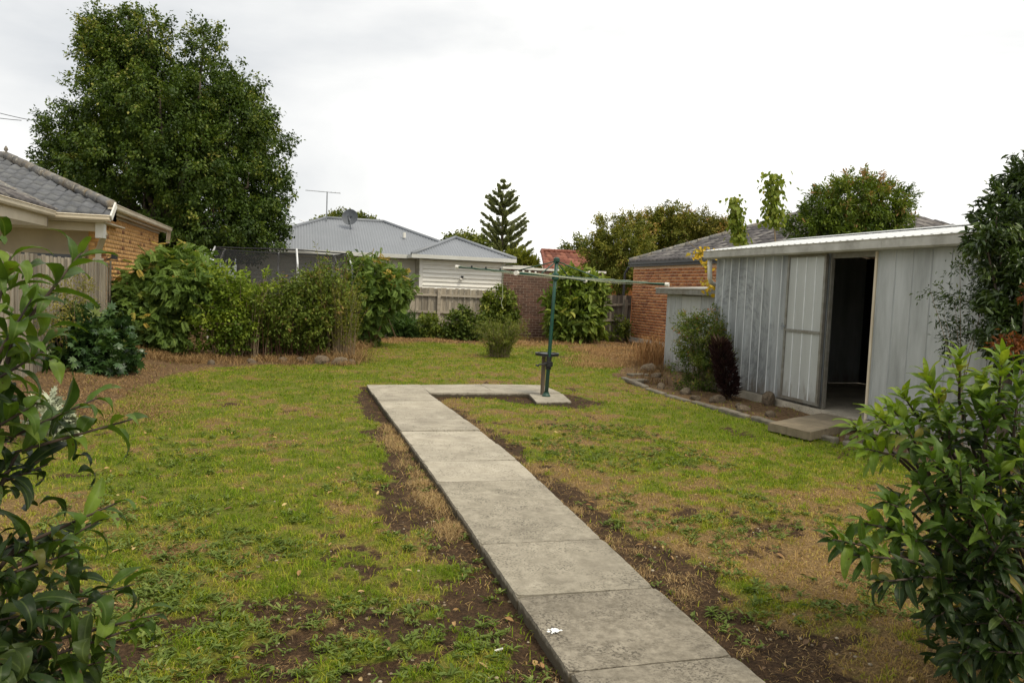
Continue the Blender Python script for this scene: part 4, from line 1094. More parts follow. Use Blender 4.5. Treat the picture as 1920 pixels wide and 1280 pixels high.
corr('roof_front', (-2.35, 27.58, 2.72), (1, 0, 0), vdY, 9.0, lambda t: sl2*max(0, min(t, 3.4, 9.0-t)), M_CORR, wh, pitch=0.10, amp=0.012)
vdX = unit(np.array([1, 0, p_])); corr('roof_side', (-2.35, 34.4, 2.72), (0, -1, 0), vdX, 6.8, lambda t: sl2*max(0, min(t, 6.8-t)), M_CORR, wh, pitch=0.10, amp=0.012)
vdX2 = unit(np.array([-1, 0, p_])); corr('roof_side', (6.65, 27.6, 2.72), (0, 1, 0), vdX2, 6.8, lambda t: sl2*max(0, min(t, 6.8-t)), M_CORR, wh, pitch=0.10, amp=0.012)
corr('wing_roof', (3.80, 26.6, 2.72), (1, 0, 0), vdY, 3.7, lambda t: sl2*max(0, min(t, 3.7-t)), M_CORR, wh, pitch=0.10, amp=0.012)
corr('wing_roof_side', (3.80, 30.5, 2.72), (0, -1, 0), vdX, 3.9, lambda t: sl2*max(0, min(1.85, 3.9-t)), M_CORR, wh, pitch=0.10, amp=0.012)
corr('wing_roof_side', (7.50, 26.6, 2.72), (0, 1, 0), vdX2, 3.9, lambda t: sl2*max(0, min(1.85, t)), M_CORR, wh, pitch=0.10, amp=0.012)
def rcap(p, q): part('ridge_capping', MB().tube([p, q], 0.07, 8), M_CORR, wh, smooth=True)
rcap((-2.35, 27.58, 2.74), (1.05, 30.98, 4.11)); rcap((1.05, 30.98, 4.11), (3.25, 30.98, 4.11)); rcap((3.25, 30.98, 4.11), (6.3, 27.93, 2.88))
rcap((3.80, 26.6, 2.74), (5.65, 28.45, 3.49)); rcap((7.5, 26.6, 2.74), (5.65, 28.45, 3.49))
rv = part('roof_vent', MB().tube([tuple(at(758, 446, 29.2)), tuple(at(758, 436, 29.2))], 0.06, 10), M_WHITE, wh)
a0 = at(612, 422, 30.6)
an = thing('tv_antenna', 'thin television antenna on a mast above the corrugated roof', 'antenna', a0)
tp = a0 + (0.0, 0, 1.25)
part('mast', MB().tube([a0 - (0, 0, 0.15), tp], 0.022, 8), M_GREY, an)
part('boom', MB().tube([tp + (-0.8, 0.1, 0.02), tp + (0.5, -0.05, -0.02)], 0.014, 6), M_GREY, an)
for k in range(9):
    q = tp + np.array([-0.75 + k*0.15, 0.1-0.018*k, 0.01]); part('element', MB().tube([q + (-0.02, -0.28, -0.03), q + (0.02, 0.28, 0.03)], 0.007, 5), M_GREY, an)
part('stay', MB().tube([a0 + (0, 0, 0.0), a0 + (-0.6, -0.3, -0.02), a0 + (-1.0, -0.3, 0.12)], 0.014, 6), M_GALV, an)
d0 = at(658, 434, 30.0)
dh = thing('satellite_dish', 'round grey satellite dish on the corrugated roof', 'satellite dish', d0)
c_ = at(656, 407, 29.9); mb = MB()
ax_ = unit(np.array([-0.25, -0.9, 0.25])); s_ = unit(np.cross(ax_, (0, 0, 1))); u_ = np.cross(s_, ax_)
rings = [(0.02, 0.07), (0.12, 0.06), (0.22, 0.03), (0.30, -0.01)]
for (r, dp) in rings:
    for k in range(24):
        t_ = 2*PI*k/24; mb.V.append(tuple(c_ - ax_*dp + s_*r*math.cos(t_) + u_*r*1.05*math.sin(t_))); mb.v.append(0.5)
for i in range(3):
    for k in range(24): mb.F.append((i*24+k, i*24+(k+1) % 24, (i+1)*24+(k+1) % 24, (i+1)*24+k))
mb.F.append(tuple(range(24)))
part('reflector', mb, M_DISH, dh, smooth=True)
part('feed_arm', MB().tube([c_ - u_*0.28, c_ + ax_*0.35 - u_*0.1], 0.015, 6), M_BLACK, dh)
part('mast', MB().tube([d0 - (0, 0, 0.1), c_ - u_*0.1 - ax_*0.02], 0.022, 8), M_GREY, dh)
part('stay', MB().tube([d0 + (0.05, 0, 0.12), d0 + (0.28, -0.55, -0.22)], 0.012, 6), M_GALV, dh)
lp = at(866, 521, 26.9)
wl_ = thing('wall_light', 'small white and black lamp on the cream weatherboard wall', 'light', lp)
part('lamp_head', MB().lathe(lp + (-0.04, -0.02, -0.09), [(0.005, 0.0), (0.05, 0.01), (0.055, 0.06), (0.02, 0.08)], 12), M_WHITE, wl_, smooth=True)
part('bracket', MB().box(lp + (-0.02, -0.04, -0.0), lp + (0.05, 0.09, 0.07)), M_BLACK, wl_)
sg = thing('side_gate', 'grey and white slatted gate beside the weatherboard house', 'gate', (7.5, 27, 0))
for z in (1.55, 1.85, 2.15, 2.4): part('slat', MB().box((7.23, 26.9, z), (8.2, 26.93, z+0.12)), M_TRIM, sg)
part('post', MB().box((8.2, 26.88, -0.05), (8.28, 26.96, 2.5)), M_TRIM, sg)

# ------------------------------------------------------------------ right neighbour: red brick house
rh = thing('brick_house', 'red brick house with dark tiled hip roof behind the sheds', 'house', (15, 19, 0))
part('wall', MB().box((11.307, 14.8, 0.16), (11.6, 24.94, 2.62)), M_MORT_R, rh)
part('far_wall', MB().box((11.6, 24.75, -0.1), (20, 24.94, 2.62)), M_MORT_R, rh)
brick_field('brickwork', (11.307, 24.95, 0.17), (0, -1, 0), (-1, 0, 0), 10.2, 0.0, 2.43, M_BRK_R, rh, 12, bl=0.235, bh=0.074, mj=0.02)
part('footing', MB().box((11.27, 14.8, -0.1), (11.6, 24.99, 0.16)), M_WHITE, rh)
M_FDARK = mat('charcoal_fascia', (0.045, 0.047, 0.05), (0.035, 0.036, 0.04), scale=3, rough=0.4)
part('fascia', MB().box((11.22, 14.6, 2.60), (11.30, 25.05, 2.67)).box((11.16, 14.6, 2.672), (11.28, 25.08, 2.775)), M_FDARK, rh)
part('far_fascia', MB().box((11.22, 25.06, 2.60), (20.0, 25.1, 2.77)), M_FDARK, rh)
part('far_downpipe', MB().tube([(11.2, 25.1, 2.6), (11.1, 25.2, 2.35), (11.1, 25.25, 0)], 0.045, 8), M_FDARK, rh)
p3 = 0.40; s3 = math.hypot(1, p3)
rr_ = part('roof', MB().add([(11.2,14.6,2.765),(11.2,25.05,2.765),(15.7,20.55,4.565),(15.7,19.1,4.565)], [(0,1,2,3)]).add([(11.2,25.05,2.765),(20.2,25.05,2.765),(15.7,20.55,4.565)], [(0,1,2)]).add([(11.2,14.6,2.765),(15.7,19.1,4.565),(20.2,14.6,2.765)], [(0,1,2)]), M_FDARK, rh)
S = tile_spots(lambda u, v: v/s3 < 4.45 and v/s3 < u - 0.02 and v/s3 < (10.45-u), 0, 10.5, 4.9)
tiles_joined('roof_tiles', (11.15, 25.05, 2.77), np.array([0, -1.0, 0]), unit(np.array([1.0, 0, p3])), [(a, b) for a, b in S], M_TILE2, rr_, 9, amp=0.035)
caps(rh, (11.2, 25.0, 2.80), (15.7, 20.5, 4.60), M_CAP, 16, 0.10); caps(rh, (15.7, 20.5, 4.60), (15.7, 19.1, 4.60), M_CAP, 4, 0.10); caps(rh, (15.7, 19.1, 4.60), (11.2, 14.6, 2.80), M_CAP, 16, 0.10)
S = tile_spots(lambda u, v: v/s3 < 4.45 and v/s3 < u and v/s3 < 9.0-u, 0, 9, 4.9)
tiles_joined('roof_tiles', (11.2, 14.55, 2.77), np.array([1.0, 0, 0]), unit(np.array([0, 1.0, p3])), S, M_TILE2, rr_, 11, amp=0.035)
part('near_wall', MB().box((11.6, 14.8, -0.1), (20, 15.0, 2.62)), M_MORT_R, rh); part('near_fascia', MB().box((11.16, 14.5, 2.62), (20.2, 14.595, 2.77)), M_FDARK, rh)
# second, lower roof seen over the near end of the shed
rb = thing('tiled_roof', 'far grey tiled roof showing just above the right end of the shed', 'roof', (15.5, 14, 0))
S = tile_spots(lambda u, v: v < 2.6 + 0.0*u, 0, 7.0, 2.6)
part('wall', MB().box((13.4, 9.2, 0), (13.7, 16.0, 2.5)), M_MORT_R, rb)
part('roof_slope', MB().add([(13.0,16.2,2.55),(13.0,9.0,2.55),(15.4,9.0,3.5),(15.4,16.2,3.5)], [(0,1,2,3),(3,2,1,0)]), M_FDARK, rb)
tiles_joined('roof_tiles', (13.0, 16.2, 2.57), np.array([0, -1.0, 0]), unit(np.array([1.0, 0, 0.396])), S, M_TILE2, rb, 10, amp=0.035)
caps(rb, (15.4, 16.2, 3.53), (15.4, 9.0, 3.53), M_CAP, 18, 0.11)

# ------------------------------------------------------------------ far houses
fr = thing('far_house', 'terracotta tiled gable roof with green gable end beyond the brown brick wall', 'house', (16, 42, 0))
rL, eL = at(1036, 472, 42.0), at(1012, 510, 40.0)
z_r, z_e = rL[2], 2.55
part('wall', MB().box((13.0, 40.3, 0), (20.5, 45, 2.6)), M_BRK_R, fr)
part('gable_wall', MB().add([(12.9,39.9,2.5),(14.2,39.2,2.5),(13.6,41.9,z_r-0.12)], [(0,1,2)]), mat('green_gable_boards', (0.05, 0.12, 0.09), rough=0.7), fr)
vdr = unit(np.array([0, 2.4, z_r - z_e])); lr = math.hypot(2.4, z_r-z_e)
o_r = np.array([eL[0]+0.25, 39.6, z_e])
part('roof', MB().add([o_r-(0.0,0,0.03), o_r+(8,0,-0.03), o_r+(8,2.4,z_r-z_e-0.03), o_r+(0.45,2.4,z_r-z_e-0.03)], [(0,1,2,3)]), M_REDT, fr)
S = tile_spots(lambda u, v: u > 0.45*v/lr, 0, 8, lr-0.1)
tiles_joined('roof_tiles', o_r, np.array([1.0, 0, 0]), vdr, S, M_REDT, fr, 14, amp=0.04)
caps(fr, o_r + (0.0, -0.05, 0.04), o_r + (0.45, 2.4, z_r-z_e+0.05), M_REDT, 7, 0.09); caps(fr, o_r + (0.45, 2.4, z_r-z_e+0.05), o_r + (8, 2.4, z_r-z_e+0.05), M_REDT, 20, 0.1)
fg = thing('far_house', 'tiny pale gabled house far off between the pine and the terracotta roof', 'house', (24, 78, 0))
gp = at(1000, 484, 78); 
part('wall', MB().add([(gp[0]-2.6,78,0),(gp[0]+1.6,78,0),(gp[0]+1.6,78,gp[2]-1.3),(gp[0]-0.2,78,gp[2]-0.15),(gp[0]-2.0,78,gp[2]-1.3),(gp[0]-2.6,78,gp[2]-1.3)], [(0,1,2,3,4,5)]), M_BOARD, fg)
part('barge', MB().bar((gp[0]-2.2,77.9,gp[2]-1.4), (gp[0]-0.2,77.9,gp[2]), 0.1, 0.22).bar((gp[0]+1.8,77.9,gp[2]-1.4), (gp[0]-0.2,77.9,gp[2]), 0.1, 0.22), M_WHITE, fg)
part('roof', MB().add([(gp[0]-2.3,77.8,gp[2]-1.35),(gp[0]-0.2,77.8,gp[2]+0.08),(gp[0]-0.2,86,gp[2]+0.08),(gp[0]-2.3,86,gp[2]-1.35)], [(0,1,2,3)]).add([(gp[0]-5.5,80,gp[2]-1.0),(gp[0]-1,80,gp[2]-1.0),(gp[0]-1.2,83,gp[2]+0.1),(gp[0]-4,83,gp[2]+0.1)], [(0,1,2,3)]), M_CORR, fg)
# ------------------------------------------------------------------ rotary clothes hoist
hb = np.array([3.76, 11.30, 0.02]); ht = np.array([3.835, 11.30, 2.13])
ho = thing('clothes_hoist', 'dark green rotary clothes hoist with pale lines on a concrete pad', 'clothes line', hb)
pole_at = lambda z: hb + (ht-hb)*((z-0.02)/2.11)
part('pole', MB().tube([hb, pole_at(0.7), pole_at(1.4), ht], [0.031, 0.029, 0.027, 0.026], 14), M_GREENP, ho, smooth=True)
part('foot', MB().lathe(hb, [(0.065, 0.0), (0.065, 0.02), (0.045, 0.045), (0.04, 0.07)], 16), M_GREENP, ho)
part('head', MB().lathe(ht + (0, 0, -0.04), [(0.04, 0), (0.05, 0.02), (0.05, 0.06), (0.03, 0.075), (0.001, 0.08)], 12), M_GREENP, ho)
rt = np.array([math.cos(YAW), -math.sin(YAW), 0]); fw = np.array([math.sin(YAW), math.cos(YAW), 0])
hub = pole_at(1.88)
part('hub', MB().lathe(hub + (0, 0, -0.07), [(0.03, 0), (0.055, 0.02), (0.055, 0.1), (0.03, 0.12)], 12), M_GREENP, ho)
# four arms at right angles: far-left, near-right, and the two crossing them
A = [hub + rt*-1.56 + fw*0.78 + (0,0,0.10), hub + rt*-0.60 + fw*-1.55 + (0,0,-0.01), hub + rt*1.56 - fw*0.78 + (0,0,-0.07), hub + rt*0.60 + fw*1.55 + (0,0,-0.03)]
for e in A:
    ar = part('arm', MB().tube([hub, e], 0.016, 10), M_GREENP, ho, smooth=True)
    d = unit(e - hub)
    part('end_cap', MB().tube([e - d*0.02, e + d*0.035], 0.032, 10), M_WHITE, ar)
    part('strut', MB().tube([ht - (0, 0, 0.02), hub + (e-hub)*0.40 + (0, 0, 0.02)], 0.009, 8), M_GREENP, ho, smooth=True)
for f in (0.55, 0.69, 0.84, 0.985):
    mb = MB()
    for i in range(4):
        p, q = hub + (A[i]-hub)*f + (0,0,0.024), hub + (A[(i+1) % 4]-hub)*f + (0,0,0.024)
        mb.tube([p + (q-p)*t + np.array([0, 0, -0.09*f*4*t*(1-t)*0.5]) for t in np.linspace(0, 1, 7)], 0.0024, 5)
    part('clothes_line', mb, M_LINE, ho)
for i in (0, 1, 3):
    for f in (0.55, 0.7, 0.85): part('line_clip', MB().lathe(hub + (A[i]-hub)*f + (0, 0, 0.015), [(0.012, 0), (0.016, 0.012), (0.012, 0.03)], 8), M_BLACK if i == 0 else M_WHITE, ho)
hz = hub + (A[0]-hub)*0.52
part('loose_cord', MB().tube([hz, hz + (0.0, 0, -0.25), hz + (0.012, 0, -0.42), hz + (-0.01, 0, -0.5), hz + (0.02, 0, -0.6)], 0.004, 5), M_LINE, ho)
w0 = pole_at(0.54)
wd = part('winder', MB().tube([pole_at(0.44), pole_at(0.64)], 0.042, 12).lathe(w0 + (-0.0, -0.02, -0.06), [(0.02, 0), (0.058, 0.01), (0.058, 0.08), (0.03, 0.09)], 14), M_BLACK, ho)
part('crank_handle', MB().tube([w0 + (-0.04, -0.04, 0.0), w0 + (-0.17, -0.06, -0.02), w0 + (-0.21, -0.06, -0.035)], 0.012, 8).tube([w0 + (-0.20, -0.10, -0.035), w0 + (-0.20, -0.0, -0.035)], 0.014, 8), M_BLACK, wd)
bb = np.array([3.79, 11.50, 0.03])
bt = thing('bird_bath', 'round black-rimmed tray on a weathered timber post behind the hoist pole', 'bird bath', bb)
part('post', MB().box((3.735, 11.47, 0.02), (3.785, 11.52, 0.64)), M_POST, bt)
part('tray', MB().lathe((3.80, 11.46, 0.645), [(0.001, 0.006), (0.12, 0.006), (0.165, 0.03), (0.165, 0.0), (0.12, -0.012), (0.001, -0.012)], 28), M_GREY, bt, smooth=False)
part('rim', MB().lathe((3.80, 11.46, 0.648), [(0.155, 0.0), (0.185, -0.006), (0.188, 0.036), (0.156, 0.036), (0.155, 0.0)], 28), M_BLACK, bt)

# ------------------------------------------------------------------ trampoline with safety net behind the bushes
tr = thing('trampoline', 'trampoline with black safety net and silver poles behind the bushes', 'trampoline', (-0.3, 21.3, 0))
def netmat():
    M = bpy.data.materials.new('black_safety_net'); M.use_nodes = True; t = M.node_tree; N, L = t.nodes, t.links
    b = N['Principled BSDF']; b.inputs['Roughness'].default_value = 0.9
    tcn = N.new('ShaderNodeTexCoord'); nz = N.new('ShaderNodeTexNoise'); nz.inputs['Scale'].default_value = 3; L.new(tcn.outputs['Object'], nz.inputs['Vector'])
    r = N.new('ShaderNodeValToRGB'); r.color_ramp.elements[0].color = (0.012, 0.013, 0.014, 1); r.color_ramp.elements[1].color = (0.03, 0.031, 0.033, 1)
    L.new(nz.outputs['Fac'], r.inputs['Fac']); L.new(r.outputs['Color'], b.inputs['Base Color'])
    tp_ = N.new('ShaderNodeBsdfTransparent'); ms = N.new('ShaderNodeMixShader'); ms.inputs[0].default_value = 0.5
    L.new(tp_.outputs[0], ms.inputs[1]); L.new(b.outputs[0], ms.inputs[2]); L.new(ms.outputs[0], N['Material Output'].inputs['Surface'])
    return M
tc_ = np.array([-0.35, 21.3]); angs = [R_(204), R_(281), R_(335), R_(40), R_(95), R_(150)]
rad = 1.82
pp = [tc_ + rad*np.array([math.cos(a), math.sin(a)]) for a in angs]
mb = MB()
for i in range(6):
    a, b = angs[i], angs[(i+1) % 6]
    if b < a: b += 2*PI
    ks = 6
    for k in range(ks):
        f0, f1 = k/ks, (k+1)/ks
        p = pp[i]*(1-f0) + pp[(i+1) % 6]*f0; q = pp[i]*(1-f1) + pp[(i+1) % 6]*f1
        s0, s1 = 0.10*4*f0*(1-f0)*0.5, 0.10*4*f1*(1-f1)*0.5
        mb.add([(*(p + (tc_-p)*0.03), 0.85), (*(q + (tc_-q)*0.03), 0.85), (*(q + (tc_-q)*0.03), 2.40-s1), (*(p + (tc_-p)*0.03), 2.40-s0)], [(0,1,2,3)])
part('safety_net', mb, netmat(), tr)
part('net_hem', MB().tube([(*(pp[i % 6] + (tc_-pp[i % 6])*0.03), 2.40) for i in range(7)], 0.018, 6), M_BLACK, tr)
for p in pp:
    o2 = unit(p - tc_)
    part('pole', MB().tube([(*(p + o2*0.10), 0.0), (*(p + o2*0.10), 2.05), (*(p - o2*0.06), 2.42)], 0.024, 8), M_GALV, tr)
part('mat', MB().lathe((tc_[0], tc_[1], 0.82), [(0.001, 0), (1.6, 0), (1.75, 0.02), (1.78, -0.02)], 28), M_BLACK, tr)
# ------------------------------------------------------------------ overhead wires at the left
for k, (a, b, l) in enumerate((((-60, 196), (60, 226), 'upper of two thin overhead wires left of the big tree'), ((-60, 212), (40, 226), 'lower of two thin overhead wires left of the big tree'))):
    p, q = at(*a, 30), at(*b, 33)
    solo('power_line', MB().tube([p + (q-p)*t - (0, 0, 0.1*4*t*(1-t)*0.3) for t in np.linspace(0, 1, 6)], 0.012, 5), M_BLACK, l, 'wire', p)

# ================================================================== vegetation
def lobes_px(L_, Y, dy=None, jit=0.0, seed=0):
    """(px, py, rx_px, ry_px, depth offset) -> ellipsoids standing at the real distance Y"""
    g = random.Random(seed); o = []
    for l in L_:
        px, py, rx, ry = l[:4]; yy_ = Y + (l[4] if len(l) > 4 else 0)
        c = at(px, py, yy_); s = np.linalg.norm(c - (0, 0, CAM_H))/FPX
        rxm, rym = rx*s, ry*s
        o.append((c[0], c[1], c[2], rxm, (l[5] if len(l) > 5 else (rxm+rym)/2), rym))
    return o
def tree(name, label, cat, base, lobes, bark, leafm, nclu, per, csize, L, W, tmpl, seed, r0=0.15, limbs=True, group=None, crown='crown', trunk='trunk', **kw):
    t = thing(name, label, cat, base, group)
    base = np.asarray(base, float)
    g = random.Random(seed); mb = MB()
    top = np.mean([l[:3] for l in lobes], axis=0)
    fork = base + (top-base)*np.array([0.4, 0.4, 0.45])
    mb.tube([base - (0, 0, 0.1), base + (fork-base)*0.5 + (g.uniform(-1, 1)*r0, 0, 0), fork], [r0*1.35, r0, r0*0.85], 10)
    for l in lobes:
        e = np.array(l[:3]); m_ = fork + (e-fork)*0.5 + np.array([g.uniform(-.3, .3), g.uniform(-.3, .3), 0.15])*l[5]*0.4
        mb.tube([fork - (0, 0, 0.05), m_, e, e + (0, 0, l[5]*0.5)], [r0*0.5, r0*0.28, r0*0.14, r0*0.05], 7)
    part(trunk, mb, bark, t, smooth=True)
    foliage(crown, lobes, nclu, per, csize, L, W, tmpl, leafm, t, seed, **kw)
    return t

# --- the big tree on the left
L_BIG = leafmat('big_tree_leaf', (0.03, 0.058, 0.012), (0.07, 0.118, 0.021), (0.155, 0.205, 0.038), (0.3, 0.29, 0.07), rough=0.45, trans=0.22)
big = [(215,70,55,55,0.3),(278,75,46,60,-0.4),(245,130,78,70,0.2),(381,105,40,68,0.2),(375,175,60,60,-0.6),(455,165,40,45,0.5),(215,190,80,70,-0.5),(300,215,90,80,-1.3),
       (430,235,85,75,-0.4),(495,285,52,60,0.3),(150,265,70,60,0.4),(230,300,95,75,-1.0),(350,315,100,80,-1.6),(465,350,80,70,-0.7),(115,315,42,45,0.9),(160,350,60,40,0.8),
       (270,390,90,60,-0.8),(400,410,100,60,-1.4),(490,415,55,45,-0.2),(330,450,90,40,-0.9),(450,460,80,35,-0.8),(270,290,120,110,1.5),(420,300,110,110,1.5),(240,55,25,40,0.1),(175,55,22,32,0.4)]
big += [(186,95,30,45,0.3),(505,360,45,50,0.2),(500,430,42,30,-0.3),(440,440,60,35,-0.5),(200,110,50,60,0.2),(325,165,40,50,0.2),(465,210,48,52,0.2),(130,290,50,50,0.6),(180,240,55,55,0.3),(262,180,66,60,0.6),(340,260,150,120,0.4)]
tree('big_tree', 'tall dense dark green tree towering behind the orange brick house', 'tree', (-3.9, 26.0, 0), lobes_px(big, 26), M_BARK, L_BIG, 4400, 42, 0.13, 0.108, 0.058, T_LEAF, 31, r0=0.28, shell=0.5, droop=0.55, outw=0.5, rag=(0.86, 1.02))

# --- Norfolk pine
L_PINE = leafmat('pine_needle', (0.12, 0.14, 0.09), (0.20, 0.23, 0.14), (0.30, 0.32, 0.2), trans=0.3, rough=0.6)
pb = at(940, 490, 60); pbase = np.array([pb[0]+0.1, 60, 0]); ptop = at(944, 336, 60)
pt = thing('pine_tree', 'tall tiered pine tree standing far behind the brown brick wall', 'tree', pbase)
part('trunk', MB().tube([pbase, (pbase + ptop)/2, ptop - (0, 0, 0.3)], [0.22, 0.14, 0.02], 8), M_BARK, pt, smooth=True)
g = np.random.RandomState(4); pos, axs, vv, ln = [], [], [], []
Hh = ptop[2]; mbb = MB()
for i, (py_, rl) in enumerate([(339,4),(347,12),(357,23),(369,32),(383,35),(400,42),(413,47),(426,51),(440,49),(453,53),(467,57),(482,59),(494,54)]):
    c = at(943 - (i*0.2), py_ + rl*0.62, 60); nb = 8 if i > 2 else 5
    if i == 5: nb = 4
    for b_ in range(nb):
        a = 2*PI*(b_ + g.uniform(-0.2, 0.2))/nb + i*0.9; R1 = rl*60/FPX*g.uniform(0.75, 1.1)*0.97
        d = np.array([math.cos(a), math.sin(a), 0]); 
        nl = int(60 + 95*R1)
        tt = g.uniform(0.12, 1, nl); up = 0.42*R1*tt + 0.22*R1*tt**2
        P = c + d*(R1*tt)[:, None] + np.array([0, 0, 1])*up[:, None] + g.normal(size=(nl, 3))*0.05
        mbb.tube([c, c + d*R1*0.5 + (0, 0, 0.26*R1), c + d*R1 + (0, 0, 0.63*R1)], [0.035, 0.025, 0.01], 5)
        sgn = np.where(g.rand(nl) < 0.5, 1, -1)[:, None]
        sdv = np.array([-d[1], d[0], 0.0])
        X_ = unit(d*1.0 + sdv*sgn*0.35 + np.array([0, 0, 0.75])*g.uniform(0.3, 1.3, (nl, 1)) + g.normal(size=(nl, 3))*0.15)
        pos.append(P); axs.append(X_); vv.append(g.normal(0.45, 0.2, nl)); ln.append(0.34*(1.1-0.5*tt)*min(1, R1*0.9+0.25))
part('branches', mbb, M_BARK, pt)
pos = np.concatenate(pos); axs = np.concatenate(axs); ln = np.concatenate(ln)
part('crown', leaf_mesh('crown', pos, axs, unit(g.normal(size=pos.shape)), ln*1.15, 0.12, np.concatenate(vv), T_LEAF), L_PINE, pt)

# --- other trees of the skyline
L_DOME = leafmat('dome_tree_leaf', (0.062, 0.094, 0.019), (0.125, 0.156, 0.031), (0.213, 0.231, 0.056), trans=0.2)
tree('dome_tree', 'rounded olive green treetop showing above the corrugated roof', 'tree', (at(650, 430, 45)[0], 45, 0), lobes_px([(650,424,55,22),(610,428,28,16),(685,426,28,16)], 45), M_BARK, L_DOME, 260, 40, 0.16, 0.16, 0.1, T_LEAF, 51, r0=0.2, droop=0)
tree('garden_tree', 'small yellow-green tree peeking over the weatherboard wing roof', 'tree', (at(870, 470, 46)[0], 46, 0), lobes_px([(868,456,30,18),(895,468,22,16),(850,452,12,10)], 46), M_BARK, L_DOME, 150, 30, 0.2, 0.2, 0.12, T_LEAF, 52, r0=0.14)
L_YEL = leafmat('yellow_green_leaf', (0.100, 0.131, 0.019), (0.188, 0.219, 0.037), (0.288, 0.300, 0.062), trans=0.25)
tree('golden_shrub', 'bright yellow-green shrub below the pine', 'shrub', (at(970, 495, 44)[0], 44, 0), lobes_px([(968,492,30,22),(990,498,22,14),(950,498,20,16)], 44), M_BARK, L_YEL, 150, 34, 0.14, 0.3, 0.06, T_LEAF, 53, r0=0.08, droop=-0.5)
tree('sparse_tree', 'thin olive tree beside the terracotta roof', 'tree', (at(1085, 470, 46)[0], 46, 0), lobes_px([(1082,462,24,16),(1100,470,20,16),(1060,470,10,10)], 46), M_BARK, L_DOME, 80, 24, 0.22, 0.2, 0.09, T_LEAF, 54, r0=0.1)
L_BRUSH = leafmat('brush_tree_leaf', (0.067, 0.090, 0.016), (0.154, 0.173, 0.031), (0.298, 0.284, 0.059), (0.460, 0.294, 0.106), trans=0.2)
L_BRUSH2 = leafmat('olive_tree_leaf', (0.071, 0.083, 0.017), (0.167, 0.166, 0.036), (0.301, 0.263, 0.060), (0.477, 0.240, 0.095), trans=0.2)
tree('evergreen_tree', 'dark bushy evergreen nearest the terracotta roof', 'tree', (at(1165, 510, 33)[0], 33, 0), lobes_px([(1150,440,42,40),(1125,480,35,42),(1170,480,60,50,-0.6),(1185,430,30,30,0.4),(1200,500,60,35,-0.5),(1150,520,50,40)], 33), M_BARK, L_BRUSH, 800, 40, 0.14, 0.13, 0.055, T_LEAF, 55, r0=0.18, shell=0.5, group='evergreen trees behind the red brick house')
tree('evergreen_tree', 'tallest olive evergreen in the middle of the clump behind the red brick house', 'tree', (at(1250, 500, 35)[0], 35, 0), lobes_px([(1262,410,36,28),(1240,440,50,38),(1280,445,40,45,-0.6),(1230,480,50,40),(1215,420,24,24)], 35), M_BARK, L_BRUSH, 700, 40, 0.15, 0.14, 0.06, T_LEAF, 56, r0=0.18, shell=0.5, group='evergreen trees behind the red brick house')
tree('evergreen_tree', 'reddish tipped olive evergreen at the right of the clump behind the red brick house', 'tree', (at(1330, 480, 34)[0], 34, 0), lobes_px([(1310,430,38,34),(1345,440,36,30),(1325,465,60,30),(1365,435,18,22)], 34), M_BARK, L_BRUSH2, 520, 40, 0.15, 0.13, 0.055, T_LEAF, 57, r0=0.15, shell=0.5, group='evergreen trees behind the red brick house')
# --- red tipped tree right behind the shed
L_PHOT = leafmat('red_tip_leaf', (0.05, 0.085, 0.014), (0.11, 0.165, 0.025), (0.19, 0.24, 0.04), (0.33, 0.19, 0.08), trans=0.28, rough=0.4)
tree('photinia_tree', 'round green tree with reddish tips rising over the shed roof', 'tree', (11.4, 14.2, 0), lobes_px([(1600,385,75,50),(1545,400,50,42),(1655,385,50,45),(1610,350,45,26),(1530,435,60,36),(1660,425,52,36,0.3),(1600,440,90,40),(1700,375,14,16)], 14.2), M_BARK, L_PHOT, 760, 30, 0.075, 0.10, 0.036, T_LEAF, 58, r0=0.09, shell=0.55, droop=0.3, vtop=0.5)
# --- climbing vine shoots over the shed's far end
L_VINE = leafmat('vine_leaf', (0.10, 0.15, 0.025), (0.18, 0.235, 0.04), (0.28, 0.31, 0.06), (0.42, 0.36, 0.05), trans=0.35)
def shoot(name, label, pts, base, n, spread, L, seed, mat_=L_VINE, vofs=0.0):
    t = thing(name, label, 'vine', base, 'vine shoots waving above the shed'); P = [np.array(p) for p in pts]
    part('stem', MB().tube([np.array(base)] + P, [0.02]*1 + [0.014]*(len(P)-1) + [0.005], 6), M_TWIG, t)
    g = np.random.RandomState(seed); k = g.randint(0, len(P)-1, n); f = g.rand(n)
    A_ = np.array(P)[k]; B_ = np.array(P)[k+1]
    pos = A_ + (B_-A_)*f[:, None] + g.normal(size=(n, 3))*spread*np.array([1, 1, 0.4])
    a = g.uniform(0, 6.28, n)
    ax = np.stack([np.cos(a)*0.6, np.sin(a)*0.6, np.full(n, -0.9)], -1)
    part('leaves', leaf_mesh('leaves', pos, ax, np.stack([np.cos(a), np.sin(a), np.full(n, 0.6)], -1) + g.normal(size=(n,3))*0.4, g.uniform(0.6, 1.15, n)*L, g.uniform(0.6, 1.1, n)*L*0.85, g.normal(0.5+vofs, 0.2, n), T_OVAL), mat_, t)
    return t
shoot('vine_shoot', 'shorter leafy yellow-green vine shoot above the shed corner', [at(1387, 452, 14.0), at(1383, 425, 14), at(1380, 400, 14), at(1378, 372, 14)], (8.9, 14.0, 1.9), 420, 0.085, 0.11, 61)
shoot('vine_shoot', 'taller leafy vine shoot standing up against the white sky', [at(1452, 420, 14.0), at(1447, 395, 14), at(1452, 360, 14), at(1447, 325, 14)], (9.6, 14.0, 2.0), 520, 0.10, 0.115, 62)
vy = thing('yellow_vine', 'vine with yellow autumn leaves hanging at the shed corner', 'vine', (7.9, 13.4, 1.85))
g = np.random.RandomState(63); n = 90
